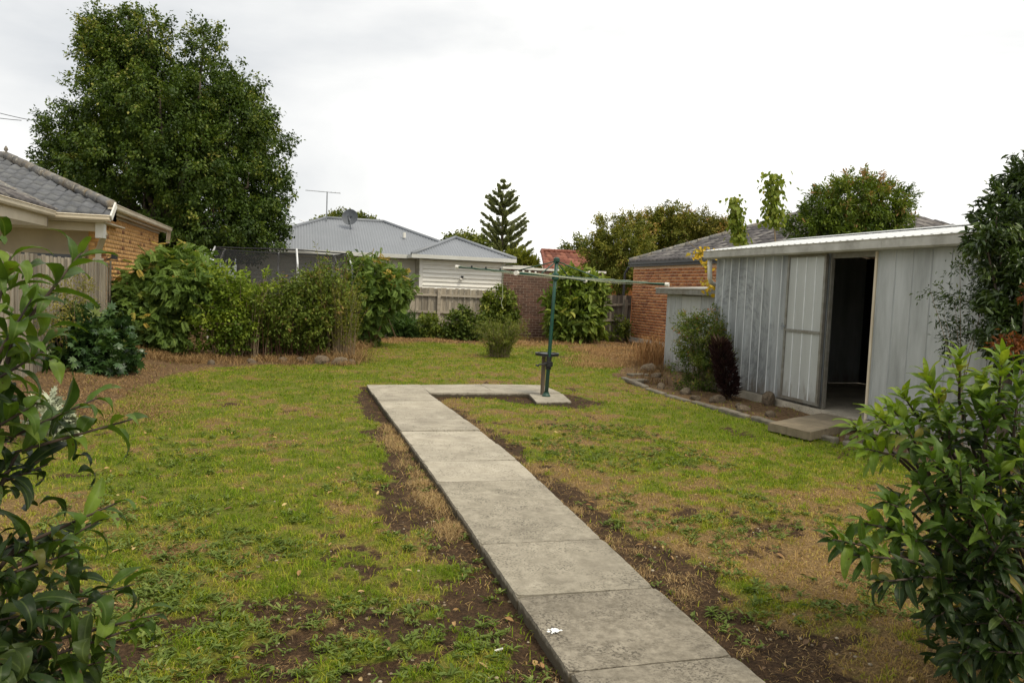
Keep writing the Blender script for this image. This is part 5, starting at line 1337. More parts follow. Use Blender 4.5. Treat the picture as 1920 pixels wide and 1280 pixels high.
anch = np.array([at(px, py, 13.2) for px, py in ((1318,470),(1330,485),(1322,500),(1332,515),(1318,530),(1340,540),(1312,475),(1335,470),(1304,478),(1326,540))])
pos = anch[g.randint(0, len(anch), n)] + g.normal(size=(n, 3))*0.06; a = g.uniform(0, 6.28, n)
part('stem', MB().tube([(8.2, 13.5, 1.85), at(1336, 520, 13.2), at(1326, 480, 13.2), at(1300, 462, 13.2), at(1285, 448, 13.2)], [0.012, 0.01, 0.008, 0.006, 0.003], 6), M_TWIG, vy)
part('leaves', leaf_mesh('leaves', pos, np.stack([np.cos(a), np.sin(a), -0.5+0*a], -1), np.stack([0*a-0.3, 0*a-0.8, 0*a+0.7], -1)+g.normal(size=(n,3))*0.4, g.uniform(0.06, 0.13, n), g.uniform(0.05, 0.1, n), g.rand(n), T_OVAL),
     leafmat('autumn_vine_leaf', (0.22, 0.21, 0.02), (0.50, 0.33, 0.03), (0.62, 0.44, 0.06), (0.20, 0.24, 0.04), trans=0.3), vy)
# --- big shrub/tree at the right edge by the shed
L_PITT = leafmat('glossy_leaf', (0.023, 0.044, 0.013), (0.047, 0.083, 0.021), (0.098, 0.150, 0.039), (0.169, 0.208, 0.065), rough=0.35, trans=0.18, spec=0.5)
L5 = lobes_px([(1905,400,48,60,0.2),(1885,470,52,60),(1940,350,40,55,0.1),(1910,550,58,70,-0.2),(1895,620,45,50,-0.3),(1970,430,70,130,0),(1975,600,70,90,-0.2),(1848,452,18,34,-0.1),(1868,415,24,34,0)], 6.3)
tree('glossy_tree', 'dark glossy leaved tree against the near end of the shed', 'tree', (7.0, 6.2, 0), L5, M_BARK, L_PITT, 470, 40, 0.06, 0.085, 0.030, T_OVAL, 64, r0=0.05, shell=0.7, droop=0.5, outw=0.6)
L6 = lobes_px([(1800,520,30,14),(1770,525,25,8),(1845,560,30,40),(1830,610,26,40),(1790,545,28,10)], 6.6)
tree('straggly_creeper', 'thin straggling creeper sprays across the pale shed sheets', 'creeper', (6.95, 6.6, 0), lobes_px([(1745,548,22,6),(1790,556,30,8),(1770,590,10,30),(1785,640,12,30),(1835,600,25,45),(1800,500,30,10),(1850,520,30,30)], 6.8), M_TWIG, L_PITT, 130, 12, 0.06, 0.055, 0.018, T_LEAF, 65, r0=0.012)
L_RED = leafmat('rusty_leaf', (0.08, 0.03, 0.012), (0.17, 0.055, 0.02), (0.28, 0.11, 0.04), trans=0.25)
tree('rusty_shrub', 'rusty red leaved spray at the right edge above the foreground shrub', 'shrub', (5.9, 5.0, 0), lobes_px([(1895,644,30,9),(1920,545,5,16)], 5.0), M_STEMB, L_RED, 26, 14, 0.03, 0.045, 0.016, T_LEAF, 66, r0=0.01)

# ------------------------------------------------------------------ garden shrubs
def shrub(name, label, base, lobes, leafm, nclu, per, csize, L, W, tmpl, seed, nst=9, sr=0.012, stemm=M_TWIG, cat='shrub', group=None, **kw):
    t = thing(name, label, cat, base, group)
    g = random.Random(seed); tips = [np.array(l[:3]) + np.array([g.uniform(-.5, .5)*l[3], g.uniform(-.5, .5)*l[4], g.uniform(-.2, .7)*l[5]]) for l in (lobes*((nst//len(lobes))+1))[:nst]]
    stems('stems', base, tips, sr, stemm, t, seed)
    foliage('foliage', lobes, nclu, per, csize, L, W, tmpl, leafm, t, seed, **kw)
    return t
def sprays(name, label, centre, ex, n, h, reach, leafm, L, W, tmpl, seed, per=46, sr=0.006, stemm=M_TWIG, start=0.25, cat='shrub', group=None, droop=0.3, wid=0.05, vofs=0.0, parent=None, stand=0.95):
    '''bush of arching shoots: each rises from the foot, bends outwards and carries leaves along its upper part'''
    t = parent or thing(name, label, cat, centre, group); g = np.random.RandomState(seed); mb = MB(); P_, A_, V_ = [], [], []
    c = np.asarray(centre, float)
    for k in range(n):
        p0 = c + np.array([g.uniform(-1, 1)*ex[0], g.uniform(-1, 1)*ex[1], 0.0])
        a = math.atan2(p0[1]-c[1], (p0[0]-c[0])) + g.normal(0, 0.9); hh = h*g.uniform(0.45, 1.1); rc = reach*g.uniform(0.2, 1.2)
        d = np.array([math.cos(a), math.sin(a), 0]); bow = g.uniform(0.7, 1.0)*stand
        f = lambda q: p0 + d*rc*q**1.6 + np.array([0, 0, 1])*hh*(q*(1+bow) - bow*q*q*(1.0 if rc < reach*0.4 else 1.15))
        mb.tube([f(q) for q in (0, 0.2, 0.4, 0.6, 0.8, 1.0)], [sr*1.3, sr*1.1, sr*0.9, sr*0.7, sr*0.5, sr*0.25], 4)
        q = g.uniform(start, 1.0, per)
        pts = np.array([f(v) for v in q]); nx = np.array([f(min(1.0, v+0.03)) - f(v-0.03) for v in q]); tn = unit(nx)
        off = unit(g.normal(size=(per, 3)))
        P_.append(pts + off*g.uniform(0, wid, (per, 1))); A_.append(unit(tn*0.7 + off*0.9 + np.array([0, 0, -droop]))); V_.append(np.clip(g.normal(0.45, 0.2) + g.normal(0, 0.12, per) + 0.25*(q-0.6) + vofs, 0, 1))
    part('stems', mb, stemm, t)
    P_ = np.concatenate(P_); A_ = np.concatenate(A_); V_ = np.concatenate(V_); s_ = g.uniform(0.6, 1.25, len(P_)); ok = P_[:, 2] > 0.03
    part('foliage', leaf_mesh('foliage', P_[ok], A_[ok], unit(g.normal(size=P_.shape)*0.5 + np.array([0, 0, 1.0]))[ok], (L*s_)[ok], (W*s_)[ok], V_[ok], tmpl), leafm, t)
    return t
def gz(x, y): return float(ground_z(np.array([x]), np.array([y]))[0])
# back-left corner bushes, from left to right
L_DKLOBE = leafmat('dark_lobed_leaf', (0.022, 0.05, 0.02), (0.05, 0.105, 0.035), (0.1, 0.17, 0.055), (0.2, 0.25, 0.07), rough=0.32, trans=0.15, spec=0.5)
shrub('lobed_shrub', 'low dark glossy shrub with lobed leaves in front of the left fence', (-2.9, 13.6, 0.1), lobes_px([(185,640,48,42),(150,655,45,50,-0.3),(215,668,32,38,-0.3),(140,610,28,30,0.2),(175,685,60,22,-0.5)], 13.6), L_DKLOBE, 360, 10, 0.08, 0.145, 0.13, T_PALM, 71, droop=0.3, outw=0.8)
L_WEEDY = leafmat('weedy_leaf', (0.125, 0.138, 0.037), (0.237, 0.225, 0.062), (0.350, 0.300, 0.112), trans=0.3)
shrub('straggly_climber', 'dry straggly climber clinging to the pale left fence', (-3.35, 13.2, 0.1), lobes_px([(140,560,22,45),(165,560,10,50,1.5),(95,590,25,50,-1),(110,540,10,30,-0.5)], 13.4), L_WEEDY, 120, 16, 0.07, 0.045, 0.02, T_LEAF, 72, nst=14, sr=0.006)
L_LOBE = leafmat('soft_lobed_leaf', (0.07, 0.125, 0.03), (0.135, 0.215, 0.05), (0.2, 0.28, 0.075), (0.42, 0.3, 0.06), rough=0.55, trans=0.3)
shrub('lobed_leaf_bush', 'large soft green bush with drooping lobed leaves against the brick wall', (-2.2, 17.2, 0.05), lobes_px([(312,530,50,42),(256,550,30,24),(345,495,34,24,0.3),(350,545,50,45,-0.3),(290,590,50,38,-0.3),(325,482,16,12,0.2),(252,585,30,28),(305,625,35,22,-0.4)], 17.2), L_LOBE, 860, 8, 0.13, 0.19, 0.15, T_FEATHER, 73, sr=0.022, nst=12, droop=0.75, outw=0.7)
L_LIGHT = leafmat('fresh_leaf', (0.085, 0.143, 0.020), (0.162, 0.235, 0.030), (0.265, 0.333, 0.049), trans=0.28)
gb = shrub('green_bush', 'fresh green small leaved bush beside the trampoline net', (-0.9, 16.9, 0.05), lobes_px([(410,530,45,28),(385,565,45,45),(430,575,45,45,-0.2),(440,610,45,40,-0.2),(395,620,50,38,-0.2),(465,555,28,25)], 16.9), L_LIGHT, 300, 26, 0.10, 0.085, 0.05, T_LEAF, 74)
sprays('', '', (-1.1, 16.8, 0.05), (0.5, 0.35, 0), 70, 1.7, 0.5, L_LIGHT, 0.085, 0.048, T_LEAF, 177, per=50, sr=0.008, start=0.3, parent=gb, vofs=0.1)
M_STEMR = mat('red_brown_stem', (0.17, 0.085, 0.05), (0.09, 0.05, 0.032), scale=9, rough=0.9)
L_ARCH = leafmat('arching_leaf', (0.06, 0.095, 0.018), (0.115, 0.165, 0.028), (0.2, 0.25, 0.05), (0.3, 0.2, 0.07), trans=0.22)
ab = shrub('arching_bush', 'broad arching bush of tiny leaves with brown bare stems at its foot', (0.1, 17.0, 0.05), lobes_px([(530,565,45,32),(575,545,45,30),(610,530,34,38,0.3),(510,600,38,36,0.0),(565,600,50,40,-0.1),(615,590,34,50,0.1),(530,638,44,22,-0.1),(590,636,44,22,0.0)], 17.0), L_ARCH, 430, 30, 0.13, 0.08, 0.04, T_LEAF, 75, nst=30, droop=0.5, shell=0.6)
sprays('', '', (-0.05, 16.95, 0.05), (0.62, 0.35, 0), 130, 1.34, 0.7, L_ARCH, 0.075, 0.038, T_LEAF, 175, per=70, sr=0.005, stemm=M_STEMR, start=0.12, parent=ab, vofs=0.08)
sprays('', '', (0.75, 17.1, 0.05), (0.35, 0.3, 0), 54, 2.05, 0.46, L_ARCH, 0.075, 0.036, T_LEAF, 176, per=64, sr=0.005, stemm=M_STEMR, start=0.15, parent=ab, vofs=0.12)
L_TALL = leafmat('tall_weed_leaf', (0.121, 0.144, 0.030), (0.211, 0.230, 0.043), (0.302, 0.309, 0.073), trans=0.3)
tw_ = sprays('tall_weeds', 'tall thin reedy weeds at the right end of the overgrown bed', (1.0, 16.75, 0.03), (0.22, 0.25, 0), 46, 1.75, 0.28, L_TALL, 0.085, 0.018, T_LEAF, 76, per=34, sr=0.004, start=0.2, stand=0.55)
sprays('', '', (0.75, 16.9, 0.03), (0.3, 0.25, 0), 9, 2.5, 0.5, L_TALL, 0.07, 0.022, T_LEAF, 276, per=40, sr=0.004, start=0.45, stand=0.5, parent=tw_)
shrub('spray_bush', 'lobed leaved bush with dark foliage hanging over the back fence', (2.0, 20.6, 0.05), lobes_px([(700,515,40,28),(735,540,32,28,-0.2),(680,545,30,40),(750,545,20,15),(700,570,35,28),(690,600,30,35,0.2)], 20.6), L_LOBE, 420, 8, 0.14, 0.19, 0.14, T_FEATHER, 77, sr=0.03, nst=8, droop=0.6)
tw = thing('bare_branches', 'bare broken branches leaning beneath the lobed bush by the back fence', 'branches', (2.4, 20.9, 0))
for a, b, c in (((742,632),(725,590),(715,578)), ((690,600),(672,610),(655,605)), ((715,640),(700,615),(690,600)), ((728,634),(712,628),(705,612))):
    part('branch', MB().tube([at(*a, 20.8), at(*b, 20.9), at(*c, 21.0)], [0.022, 0.017, 0.008], 6), M_TWIG, tw, smooth=True)
for a, b, c in (((395,605),(425,607),(450,608)),):
    solo('bare_branch', MB().tube([at(*a, 16.4), at(*b, 16.3), at(*c, 16.2)], [0.007, 0.012, 0.008], 6), M_TWIG, 'pale bare twig sticking sideways out of the green bush', 'branch', at(*c, 16.2))
# low plants along the back fence
L_FEN = leafmat('fence_shrub_leaf', (0.06, 0.09, 0.018), (0.13, 0.18, 0.03), (0.23, 0.27, 0.05), (0.32, 0.32, 0.07), trans=0.25)
L_FEN2 = leafmat('darker_fence_leaf', (0.04, 0.065, 0.015), (0.085, 0.13, 0.025), (0.16, 0.2, 0.04), trans=0.25)
gp_ = 'low shrubs along the back fence'
shrub('strappy_plant', 'low dark strappy green plant at the left of the back fence', (3.0, 23.6, 0.02), lobes_px([(745,612,28,16),(765,622,26,12),(725,620,22,14)], 23.6), leafmat('strappy_leaf', (0.035, 0.075, 0.022), (0.062, 0.125, 0.035), (0.112, 0.188, 0.056)), 80, 20, 0.10, 0.4, 0.03, T_BLADE, 81, group=gp_, droop=-0.6)
shrub('low_shrub', 'small yellow-green shrub beneath the fence post', (4.1, 23.6, 0.02), lobes_px([(805,612,26,20),(790,622,20,12),(822,625,24,12)], 23.6), L_FEN, 130, 22, 0.09, 0.09, 0.055, T_OVAL, 82, group=gp_)
shrub('low_shrub', 'darker mid-height shrub right of the fence post', (5.2, 23.4, 0.02), lobes_px([(865,605,28,20),(890,615,26,20),(850,622,24,14),(875,628,30,12),(870,590,12,10)], 23.4), L_FEN2, 190, 22, 0.09, 0.10, 0.065, T_OVAL, 83, group=gp_)
shrub('climbing_shrub', 'leafy climber covering the join of the fence and the brown brick wall', (6.5, 24.2, 0.02), lobes_px([(938,560,22,20),(950,585,20,25),(925,590,20,28),(940,610,30,20),(915,570,10,20)], 24.3), L_FEN, 210, 24, 0.10, 0.10, 0.065, T_OVAL, 84)
L_FINE = leafmat('fine_shrub_leaf', (0.08, 0.115, 0.026), (0.15, 0.19, 0.04), (0.24, 0.26, 0.07), (0.34, 0.25, 0.1), trans=0.3)
sprays('fine_leaf_bush', 'feathery fine leaved bush growing in the far lawn left of the hoist', (4.8, 18.2, 0.0), (0.24, 0.22, 0), 130, 0.95, 0.5, L_FINE, 0.055, 0.016, T_LEAF, 85, per=66, sr=0.003, start=0.04, stand=0.8, wid=0.045)
L_BIGL = leafmat('broad_soft_leaf', (0.09, 0.14, 0.03), (0.165, 0.235, 0.05), (0.25, 0.31, 0.075), (0.38, 0.38, 0.09), trans=0.3)
shrub('broad_leaf_bush', 'bright green broad leaved bush against the brown brick wall behind the hoist', (8.3, 23.6, 0.02), lobes_px([(1085,550,42,28),(1075,590,45,35,-0.2),(1110,540,25,20),(1095,610,35,22,-0.2),(1060,620,26,18,-0.3),(1040,570,16,14),(1120,570,14,20),(1075,520,26,10)], 23.6), L_BIGL, 300, 11, 0.12, 0.30, 0.11, T_OVAL, 86, sr=0.018, droop=0.35, outw=0.9)
shrub('corner_plant', 'small green plant at the corner of the red brick house', (11.0, 24.5, 0.02), lobes_px([(1165,612,12,20),(1172,628,10,8),(1140,630,22,8),(1115,628,18,8)], 24.4), L_FEN, 60, 20, 0.09, 0.09, 0.05, T_OVAL, 87)
# plants by the shed
L_NAND = leafmat('nandina_leaf', (0.047, 0.083, 0.018), (0.111, 0.157, 0.031), (0.221, 0.263, 0.057), (0.441, 0.180, 0.076), trans=0.25)
nb_ = shrub('airy_shrub', 'airy small leaved shrub with reddish tips in front of the small shed', (6.95, 12.2, 0.02), lobes_px([(1310,640,44,45),(1300,690,40,38,-0.1),(1340,660,36,50,0.1),(1300,605,32,24),(1355,600,22,28,0.2),(1320,710,44,25,-0.1),(1360,640,24,50,0.1)], 12.15), L_NAND, 560, 24, 0.06, 0.05, 0.02, T_LEAF, 88, nst=20, sr=0.007, shell=0.6)
sprays('', '', (6.95, 12.15, 0.02), (0.22, 0.2, 0), 60, 1.35, 0.42, L_NAND, 0.05, 0.02, T_LEAF, 188, per=46, sr=0.004, start=0.35, parent=nb_, stand=0.75, wid=0.05, vofs=0.1)
pu = thing('purple_plant', 'upright dark purple bottlebrush-like plant leaning beside the shed wall', 'plant', (7.02, 11.15, 0.0))
g = np.random.RandomState(90); n = 1500
p0, p1 = at(1370, 742, 11.15), at(1348, 640, 11.15); f = g.rand(n); a = g.uniform(0, 6.28, n)
rr2 = np.interp(f, [0, 0.15, 0.5, 0.85, 1.0], [0.06, 0.13, 0.165, 0.155, 0.11])*g.uniform(0.35, 1.0, n)
ctr = p0 + (p1-p0)*f[:, None]
pos = ctr + np.stack([np.cos(a)*rr2, np.sin(a)*rr2*0.9, g.normal(0, 0.03, n)], -1)
ax = np.stack([np.cos(a)*0.7, np.sin(a)*0.7, np.interp(f, [0, 1], [0.2, 1.2])], -1) + g.normal(size=(n, 3))*0.25
part('leaves', leaf_mesh('leaves', pos, ax, g.normal(size=(n, 3)), g.uniform(0.08, 0.15, n), 0.022, np.clip(g.normal(0.3, 0.15, n) + 0.4*sstep(0.86, 1.0, f), 0, 1), T_LEAF),
     leafmat('purple_leaf', (0.018, 0.008, 0.010), (0.04, 0.018, 0.02), (0.12, 0.075, 0.065), (0.24, 0.17, 0.12), trans=0.1), pu)
part('stem', MB().tube([p0 - (0, 0, 0.1), p0*0.5+p1*0.5, p1], [0.03, 0.025, 0.01], 8), M_STEMB, pu)
# silvery plant in the left bed
L_SILV = leafmat('silver_leaf', (0.22, 0.25, 0.22), (0.36, 0.40, 0.36), (0.52, 0.56, 0.52), trans=0.1, rough=0.8)
shrub('silver_plant', 'small silvery grey plant low in the left bed', (-1.95, 8.2, 0.02), lobes_px([(85,775,30,22),(110,800,24,16),(70,760,14,12),(120,825,14,12)], 8.1), L_SILV, 46, 10, 0.04, 0.09, 0.05, T_PALM, 91, nst=5)
# dry dead grass heaps
M_ORSTRAW = mat('orange_straw_blades', (0.36, 0.22, 0.1), rough=0.85, spec=0.15, scale=2, vattr=[(0.0, (0.16, 0.085, 0.035)), (0.4, (0.33, 0.195, 0.08)), (0.75, (0.46, 0.29, 0.125)), (1.0, (0.55, 0.4, 0.2))])
def heap(name, label, spots, per, hh, spread, vv=0.55, **kw):
    o_ = tufts(name, spots, per, hh, spread, vv, **kw); o_['label'] = label; return o_
def ring(px0, px1, py0, py1, n, s0, s1, seed):
    g = random.Random(seed); o_ = []
    for _ in range(n):
        p = gnd(g.uniform(px0, px1), g.uniform(py0, py1)); o_.append((p[0], p[1], g.uniform(s0, s1)))
    return o_
heap('dry_grass', 'heaps of dead straw coloured grass beside the small shed', ring(1075,1235,645,688,110,0.6,1.3,1), 230, 0.085, 0.26, vv=0.5, material=M_ORSTRAW, lean=(0.3, 1.8), width=0.004)
heap('dry_grass', 'tall orange dead grass against the small shed', ring(1205,1243,662,690,26,0.9,1.5,2), 26, 0.62, 0.14, vv=0.45, material=mat('rusty_dead_stalks', (0.3, 0.15, 0.05), rough=0.8, vattr=[(0, (0.2, 0.09, 0.03)), (0.6, (0.36, 0.19, 0.065)), (1, (0.42, 0.27, 0.12))]), lean=(0.1, 0.9), width=0.007)
heap('dry_grass', 'dead grass along the front of the back fence bed', ring(680,930,634,643,60,0.6,1.1,3)+ring(940,1075,634,648,40,0.7,1.2,4), 150, 0.11, 0.2, material=M_ORSTRAW, lean=(0.3, 2.0), width=0.0045)
heap('dry_grass', 'dead straw at the foot of the overgrown left bushes', ring(250,660,668,684,110,0.5,1.0,5)+ring(620,665,640,680,36,1.1,1.7,6), 110, 0.22, 0.15, vv=0.4, lean=(0.3, 1.8), width=0.004)
heap('dry_grass', 'straw mulch spread over the left flower bed', ring(110,300,690,790,150,0.6,1.2,7), 110, 0.055, 0.2, vv=0.42, lean=(0.8, 2.6), width=0.0035)
heap('red_stems', 'rusty dead stems beneath the arching bush', ring(470,640,655,668,40,0.8,1.3,8), 40, 0.55, 0.10, vv=0.12, lean=(0.05, 0.5), width=0.006)
heap('dead_twigs', 'grey dead twiggy stems in front of the small shed', ring(1195,1250,695,722,26,0.6,1.0,9), 30, 0.25, 0.10, vv=0.2, lean=(0.1, 1.0), width=0.005)
# ------------------------------------------------------------------ foreground shrubs: every large leaf its own piece
def big_leaf(name, L, W, bend, fold, wave, seed, tipw=0.0, ns=8):
    """curved leaf with midrib fold, wavy margin and drooping tip; x along the leaf, z up"""
    g = random.Random(seed); V, F = [], []
    ang = 0.25; x = z = 0.0; st = L/ns
    for k in range(ns+1):
        t = k/ns
        w = W*0.5*(math.sin(PI*min(1, (t**0.85)))**0.8)*(1.0 if 0 < k < ns else 0.0) + 0.0015
        wz = wave*W*math.sin(t*9 + seed)
        tw = 0.25*math.sin(seed*1.7)*t
        V += [(x, w, z + fold*w + wz + tw*w), (x, w*0.5, z + fold*w*0.35 + wz*0.3 + tw*w*0.5), (x, 0, z), (x, -w*0.5, z + fold*w*0.35 - wz*0.3 - tw*w*0.5), (x, -w, z + fold*w - wz*0.8 - tw*w)]
        x += st*math.cos(ang); z += st*math.sin(ang); ang -= bend/ns*(0.6+0.8*t)
    for k in range(ns):
        for j in range(4): F.append((k*5+j+5, k*5+j+6, k*5+j+1, k*5+j))
    me = bpy.data.meshes.new(name); me.from_pydata(V, [], F); me.polygons.foreach_set('use_smooth', [True]*len(F)); me.update()
    return me, np.array(V), np.array(F)
def leaf_surface(name, dark, light, young, vein=(0.2, 0.26, 0.08)):
    M = bpy.data.materials.new(name); M.use_nodes = True; t = M.node_tree; N, L = t.nodes, t.links; b = N['Principled BSDF']
    b.inputs['Roughness'].default_value = 0.45; b.inputs['Specular IOR Level'].default_value = 0.22
    oi = N.new('ShaderNodeObjectInfo'); at_ = N.new('ShaderNodeAttribute'); at_.attribute_name = 'v'
    ad = N.new('ShaderNodeMath'); ad.operation = 'ADD'; L.new(oi.outputs['Random'], ad.inputs[0]); L.new(at_.outputs['Fac'], ad.inputs[1])
    fr_ = N.new('ShaderNodeMath'); fr_.operation = 'FRACT'; L.new(ad.outputs[0], fr_.inputs[0])
    r = N.new('ShaderNodeValToRGB'); e = r.color_ramp.elements; e[0].color = (*dark, 1); e[1].position = 0.75; e[1].color = (*light, 1); q = e.new(0.975); q.color = (*young, 1); q = e.new(1.0); q.color = (0.2, 0.15, 0.03, 1)
    L.new(fr_.outputs[0], r.inputs['Fac'])
    tcn = N.new('ShaderNodeTexCoord'); nz = N.new('ShaderNodeTexNoise'); nz.inputs['Scale'].default_value = 40; nz.inputs['Detail'].default_value = 4; L.new(tcn.outputs['Object'], nz.inputs['Vector'])
    r2 = N.new('ShaderNodeValToRGB'); r2.color_ramp.elements[0].position = 0.3; r2.color_ramp.elements[0].color = (0.75,)*3 + (1,); r2.color_ramp.elements[1].position = 0.7; r2.color_ramp.elements[1].color = (1.15,)*3 + (1,)
    L.new(nz.outputs['Fac'], r2.inputs['Fac'])
    mx_ = N.new('ShaderNodeMix'); mx_.data_type = 'RGBA'; mx_.blend_type = 'MULTIPLY'; mx_.inputs[0].default_value = 1; L.new(r.outputs['Color'], mx_.inputs[6]); L.new(r2.outputs['Color'], mx_.inputs[7])
    # pale midrib and brown insect spots
    sp2 = N.new('ShaderNodeSeparateXYZ'); L.new(tcn.outputs['Object'], sp2.inputs[0])
    ab_ = N.new('ShaderNodeMath'); ab_.operation = 'ABSOLUTE'; L.new(sp2.outputs[1], ab_.inputs[0])
    lt = N.new('ShaderNodeMath'); lt.operation = 'LESS_THAN'; lt.inputs[1].default_value = 0.0013; L.new(ab_.outputs[0], lt.inputs[0])
    k1 = N.new('ShaderNodeMath'); k1.operation = 'MULTIPLY'; k1.inputs[1].default_value = 0.22; L.new(lt.outputs[0], k1.inputs[0])
    mv = N.new('ShaderNodeMix'); mv.data_type = 'RGBA'; L.new(k1.outputs[0], mv.inputs[0]); L.new(mx_.outputs[2], mv.inputs[6]); mv.inputs[7].default_value = (*vein, 1)
    n9 = N.new('ShaderNodeTexNoise'); n9.inputs['Scale'].default_value = 55; n9.inputs['Detail'].default_value = 2
    ov = N.new('ShaderNodeVectorMath'); ov.operation = 'ADD'; L.new(tcn.outputs['Object'], ov.inputs[0]); L.new(oi.outputs['Location'], ov.inputs[1]); L.new(ov.outputs[0], n9.inputs['Vector'])
    r9 = N.new('ShaderNodeValToRGB'); r9.color_ramp.elements[0].position = 0.68; r9.color_ramp.elements[1].position = 0.73; L.new(n9.outputs['Fac'], r9.inputs['Fac'])
    mx_ = N.new('ShaderNodeMix'); mx_.data_type = 'RGBA'; L.new(r9.outputs['Color'], mx_.inputs[0]); L.new(mv.outputs[2], mx_.inputs[6]); mx_.inputs[7].default_value = (0.09, 0.06, 0.02, 1)
    L.new(mx_.outputs[2], b.inputs['Base Color'])
    tr_ = N.new('ShaderNodeBsdfTranslucent'); ms = N.new('ShaderNodeMixShader'); ms.inputs[0].default_value = 0.32
    m2 = N.new('ShaderNodeMix'); m2.data_type = 'RGBA'; m2.blend_type = 'MULTIPLY'; m2.inputs[0].default_value = 1; L.new(mx_.outputs[2], m2.inputs[6]); m2.inputs[7].default_value = (1.4, 1.4, 0.5, 1)
    L.new(m2.outputs[2], tr_.inputs['Color']); L.new(b.outputs[0], ms.inputs[1]); L.new(tr_.outputs[0], ms.inputs[2]); L.new(ms.outputs[0], N['Material Output'].inputs['Surface'])
    bn = N.new('ShaderNodeBump'); bn.inputs['Strength'].default_value = 0.25; bn.inputs['Distance'].default_value = 0.01; L.new(nz.outputs['Fac'], bn.inputs['Height']); L.new(bn.outputs['Normal'], b.inputs['Normal'])
    return M
def frame(pos, axis, up):
    x = unit(np.asarray(axis, float)); y = unit(np.cross(up, x)); z = np.cross(x, y)
    M_ = Matrix.Identity(4)
    for i in range(3): M_[i][0], M_[i][1], M_[i][2], M_[i][3] = x[i], y[i], z[i], pos[i]
    return M_
def foreground(name, label, base, sprays, variants, mats, seed, limit=296, perspray=13, spray_len=0.28, stemr=0.007, filler=None):
    """sprays: (tip point, direction, leaf count factor, material index)"""
    t = thing(name, label, 'shrub', base); g = random.Random(seed); base = np.asarray(base, float)
    leaves = []
    for (tip, dr, nf, mi) in sprays:
        tip = np.asarray(tip, float); dr = unit(np.asarray(dr, float)); s0 = tip - dr*spray_len
        b0 = base + np.array([g.uniform(-.09, .09), g.uniform(-.09, .09), 0]); ln = np.linalg.norm(s0 - b0)
        m1 = b0 + (s0-b0)*0.5 + np.array([g.uniform(-.1, .1), g.uniform(-.1, .1), 0.1])*ln
        part('stem', MB().tube([b0, m1, s0, s0 + dr*spray_len*0.5, tip], [stemr*1.8, stemr*1.3, stemr, stemr*0.7, stemr*0.35], 7), M_STEMB, t, smooth=True)
        n = max(4, int(perspray*nf)); a = g.uniform(0, 6.28)
        side = unit(np.cross(dr, (0.1, 0.2, 1.0))); up2 = np.cross(side, dr)
        for k in range(n):
            f = (k + g.random()*0.6)/n; a += 2.4 + g.uniform(-0.3, 0.3)
            p = s0 + dr*spray_len*(f**0.75)
            rad_ = side*math.cos(a) + up2*math.sin(a)
            ax = unit(dr*(0.25 + 0.9*f) + rad_*(1.1 - 0.45*f) + np.array([0, 0, g.uniform(-0.5, 0.12)]))
            up_ = unit(np.array([0, 0, 1.0]) + dr*0.5 + np.array([g.uniform(-.35, .35), g.uniform(-.35, .35), 0]))
            sc_ = (0.62 + 0.5*math.sin(PI*min(1, 0.25 + f*0.72)))*g.uniform(0.75, 1.15)
            leaves.append((g.randrange(len(variants)), frame(p, ax, up_), sc_, mi, p))
    if filler:
        leaves2 = []
        for (c, r, n, mi) in filler:
            for k in range(n):
                d = unit(np.array([g.gauss(0, 1), g.gauss(0, 1), g.gauss(0, 1)])); p = np.asarray(c) + d*np.asarray(r)*(g.random()**0.4)
                ax = unit(d*0.6 + np.array([g.gauss(0, .6), g.gauss(0, .6), g.uniform(-0.5, 0.5)])); up_ = unit(np.array([g.uniform(-.6, .6), g.uniform(-.6, .6), 1.0]))
                leaves2.append((g.randrange(len(variants)), frame(p, ax, up_), g.uniform(0.6, 1.0), mi, p))
        leaves += leaves2
    leaves.sort(key=lambda q: np.linalg.norm(np.asarray(q[4]) - (0, 0, CAM_H))/q[2])
    meshes = {}
    for i, (vi, M_, sc_, mi, p) in enumerate(leaves[:limit]):
        if (vi, mi) not in meshes:
            m_ = variants[vi][0].copy(); m_.name = 'leaf'; m_.materials.append(mats[mi]); meshes[(vi, mi)] = m_
        o_ = link('leaf', meshes[(vi, mi)]); _par(o_, t); o_.matrix_basis = M_ @ Matrix.Scale(sc_, 4)
    for mi in range(len(mats)):
        rest = [q for q in leaves[limit:] if q[3] == mi]
        if not rest: continue
        Vs, Fs, vs = [], [], []; k = 0
        for (vi, M_, sc_, _, p) in rest:
            A_ = np.array(M_); v_ = variants[vi][1]*sc_
            Vs.append(v_ @ A_[:3, :3].T + A_[:3, 3]); Fs.append(variants[vi][2] + k); k += len(v_); vs.append(np.full(len(v_), g.random()))
        part('inner_leaves', mesh_np('inner_leaves', np.concatenate(Vs), np.concatenate(Fs), np.concatenate(vs), smooth=True), mats[mi], t, kind='stuff')
    return t
M_LF1 = leaf_surface('foreground_leaf', (0.032, 0.064, 0.010), (0.082, 0.145, 0.018), (0.16, 0.23, 0.03))
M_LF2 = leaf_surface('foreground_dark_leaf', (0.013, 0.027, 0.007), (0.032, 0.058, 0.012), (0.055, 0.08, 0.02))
M_LF3 = leaf_surface('foreground_young_leaf', (0.11, 0.18, 0.016), (0.18, 0.265, 0.025), (0.27, 0.33, 0.04))
VL = [big_leaf('leaf', 0.105, 0.027, 1.4, 0.35, 0.12, 1), big_leaf('leaf', 0.115, 0.028, 2.1, 0.35, 0.16, 2), big_leaf('leaf', 0.09, 0.025, 0.9, 0.45, 0.11, 3), big_leaf('leaf', 0.10, 0.028, 3.0, 0.6, 0.2, 4), big_leaf('leaf', 0.08, 0.022, 1.7, 0.35, 0.13, 5), big_leaf('leaf', 0.075, 0.029, 3.6, 0.7, 0.25, 6)]
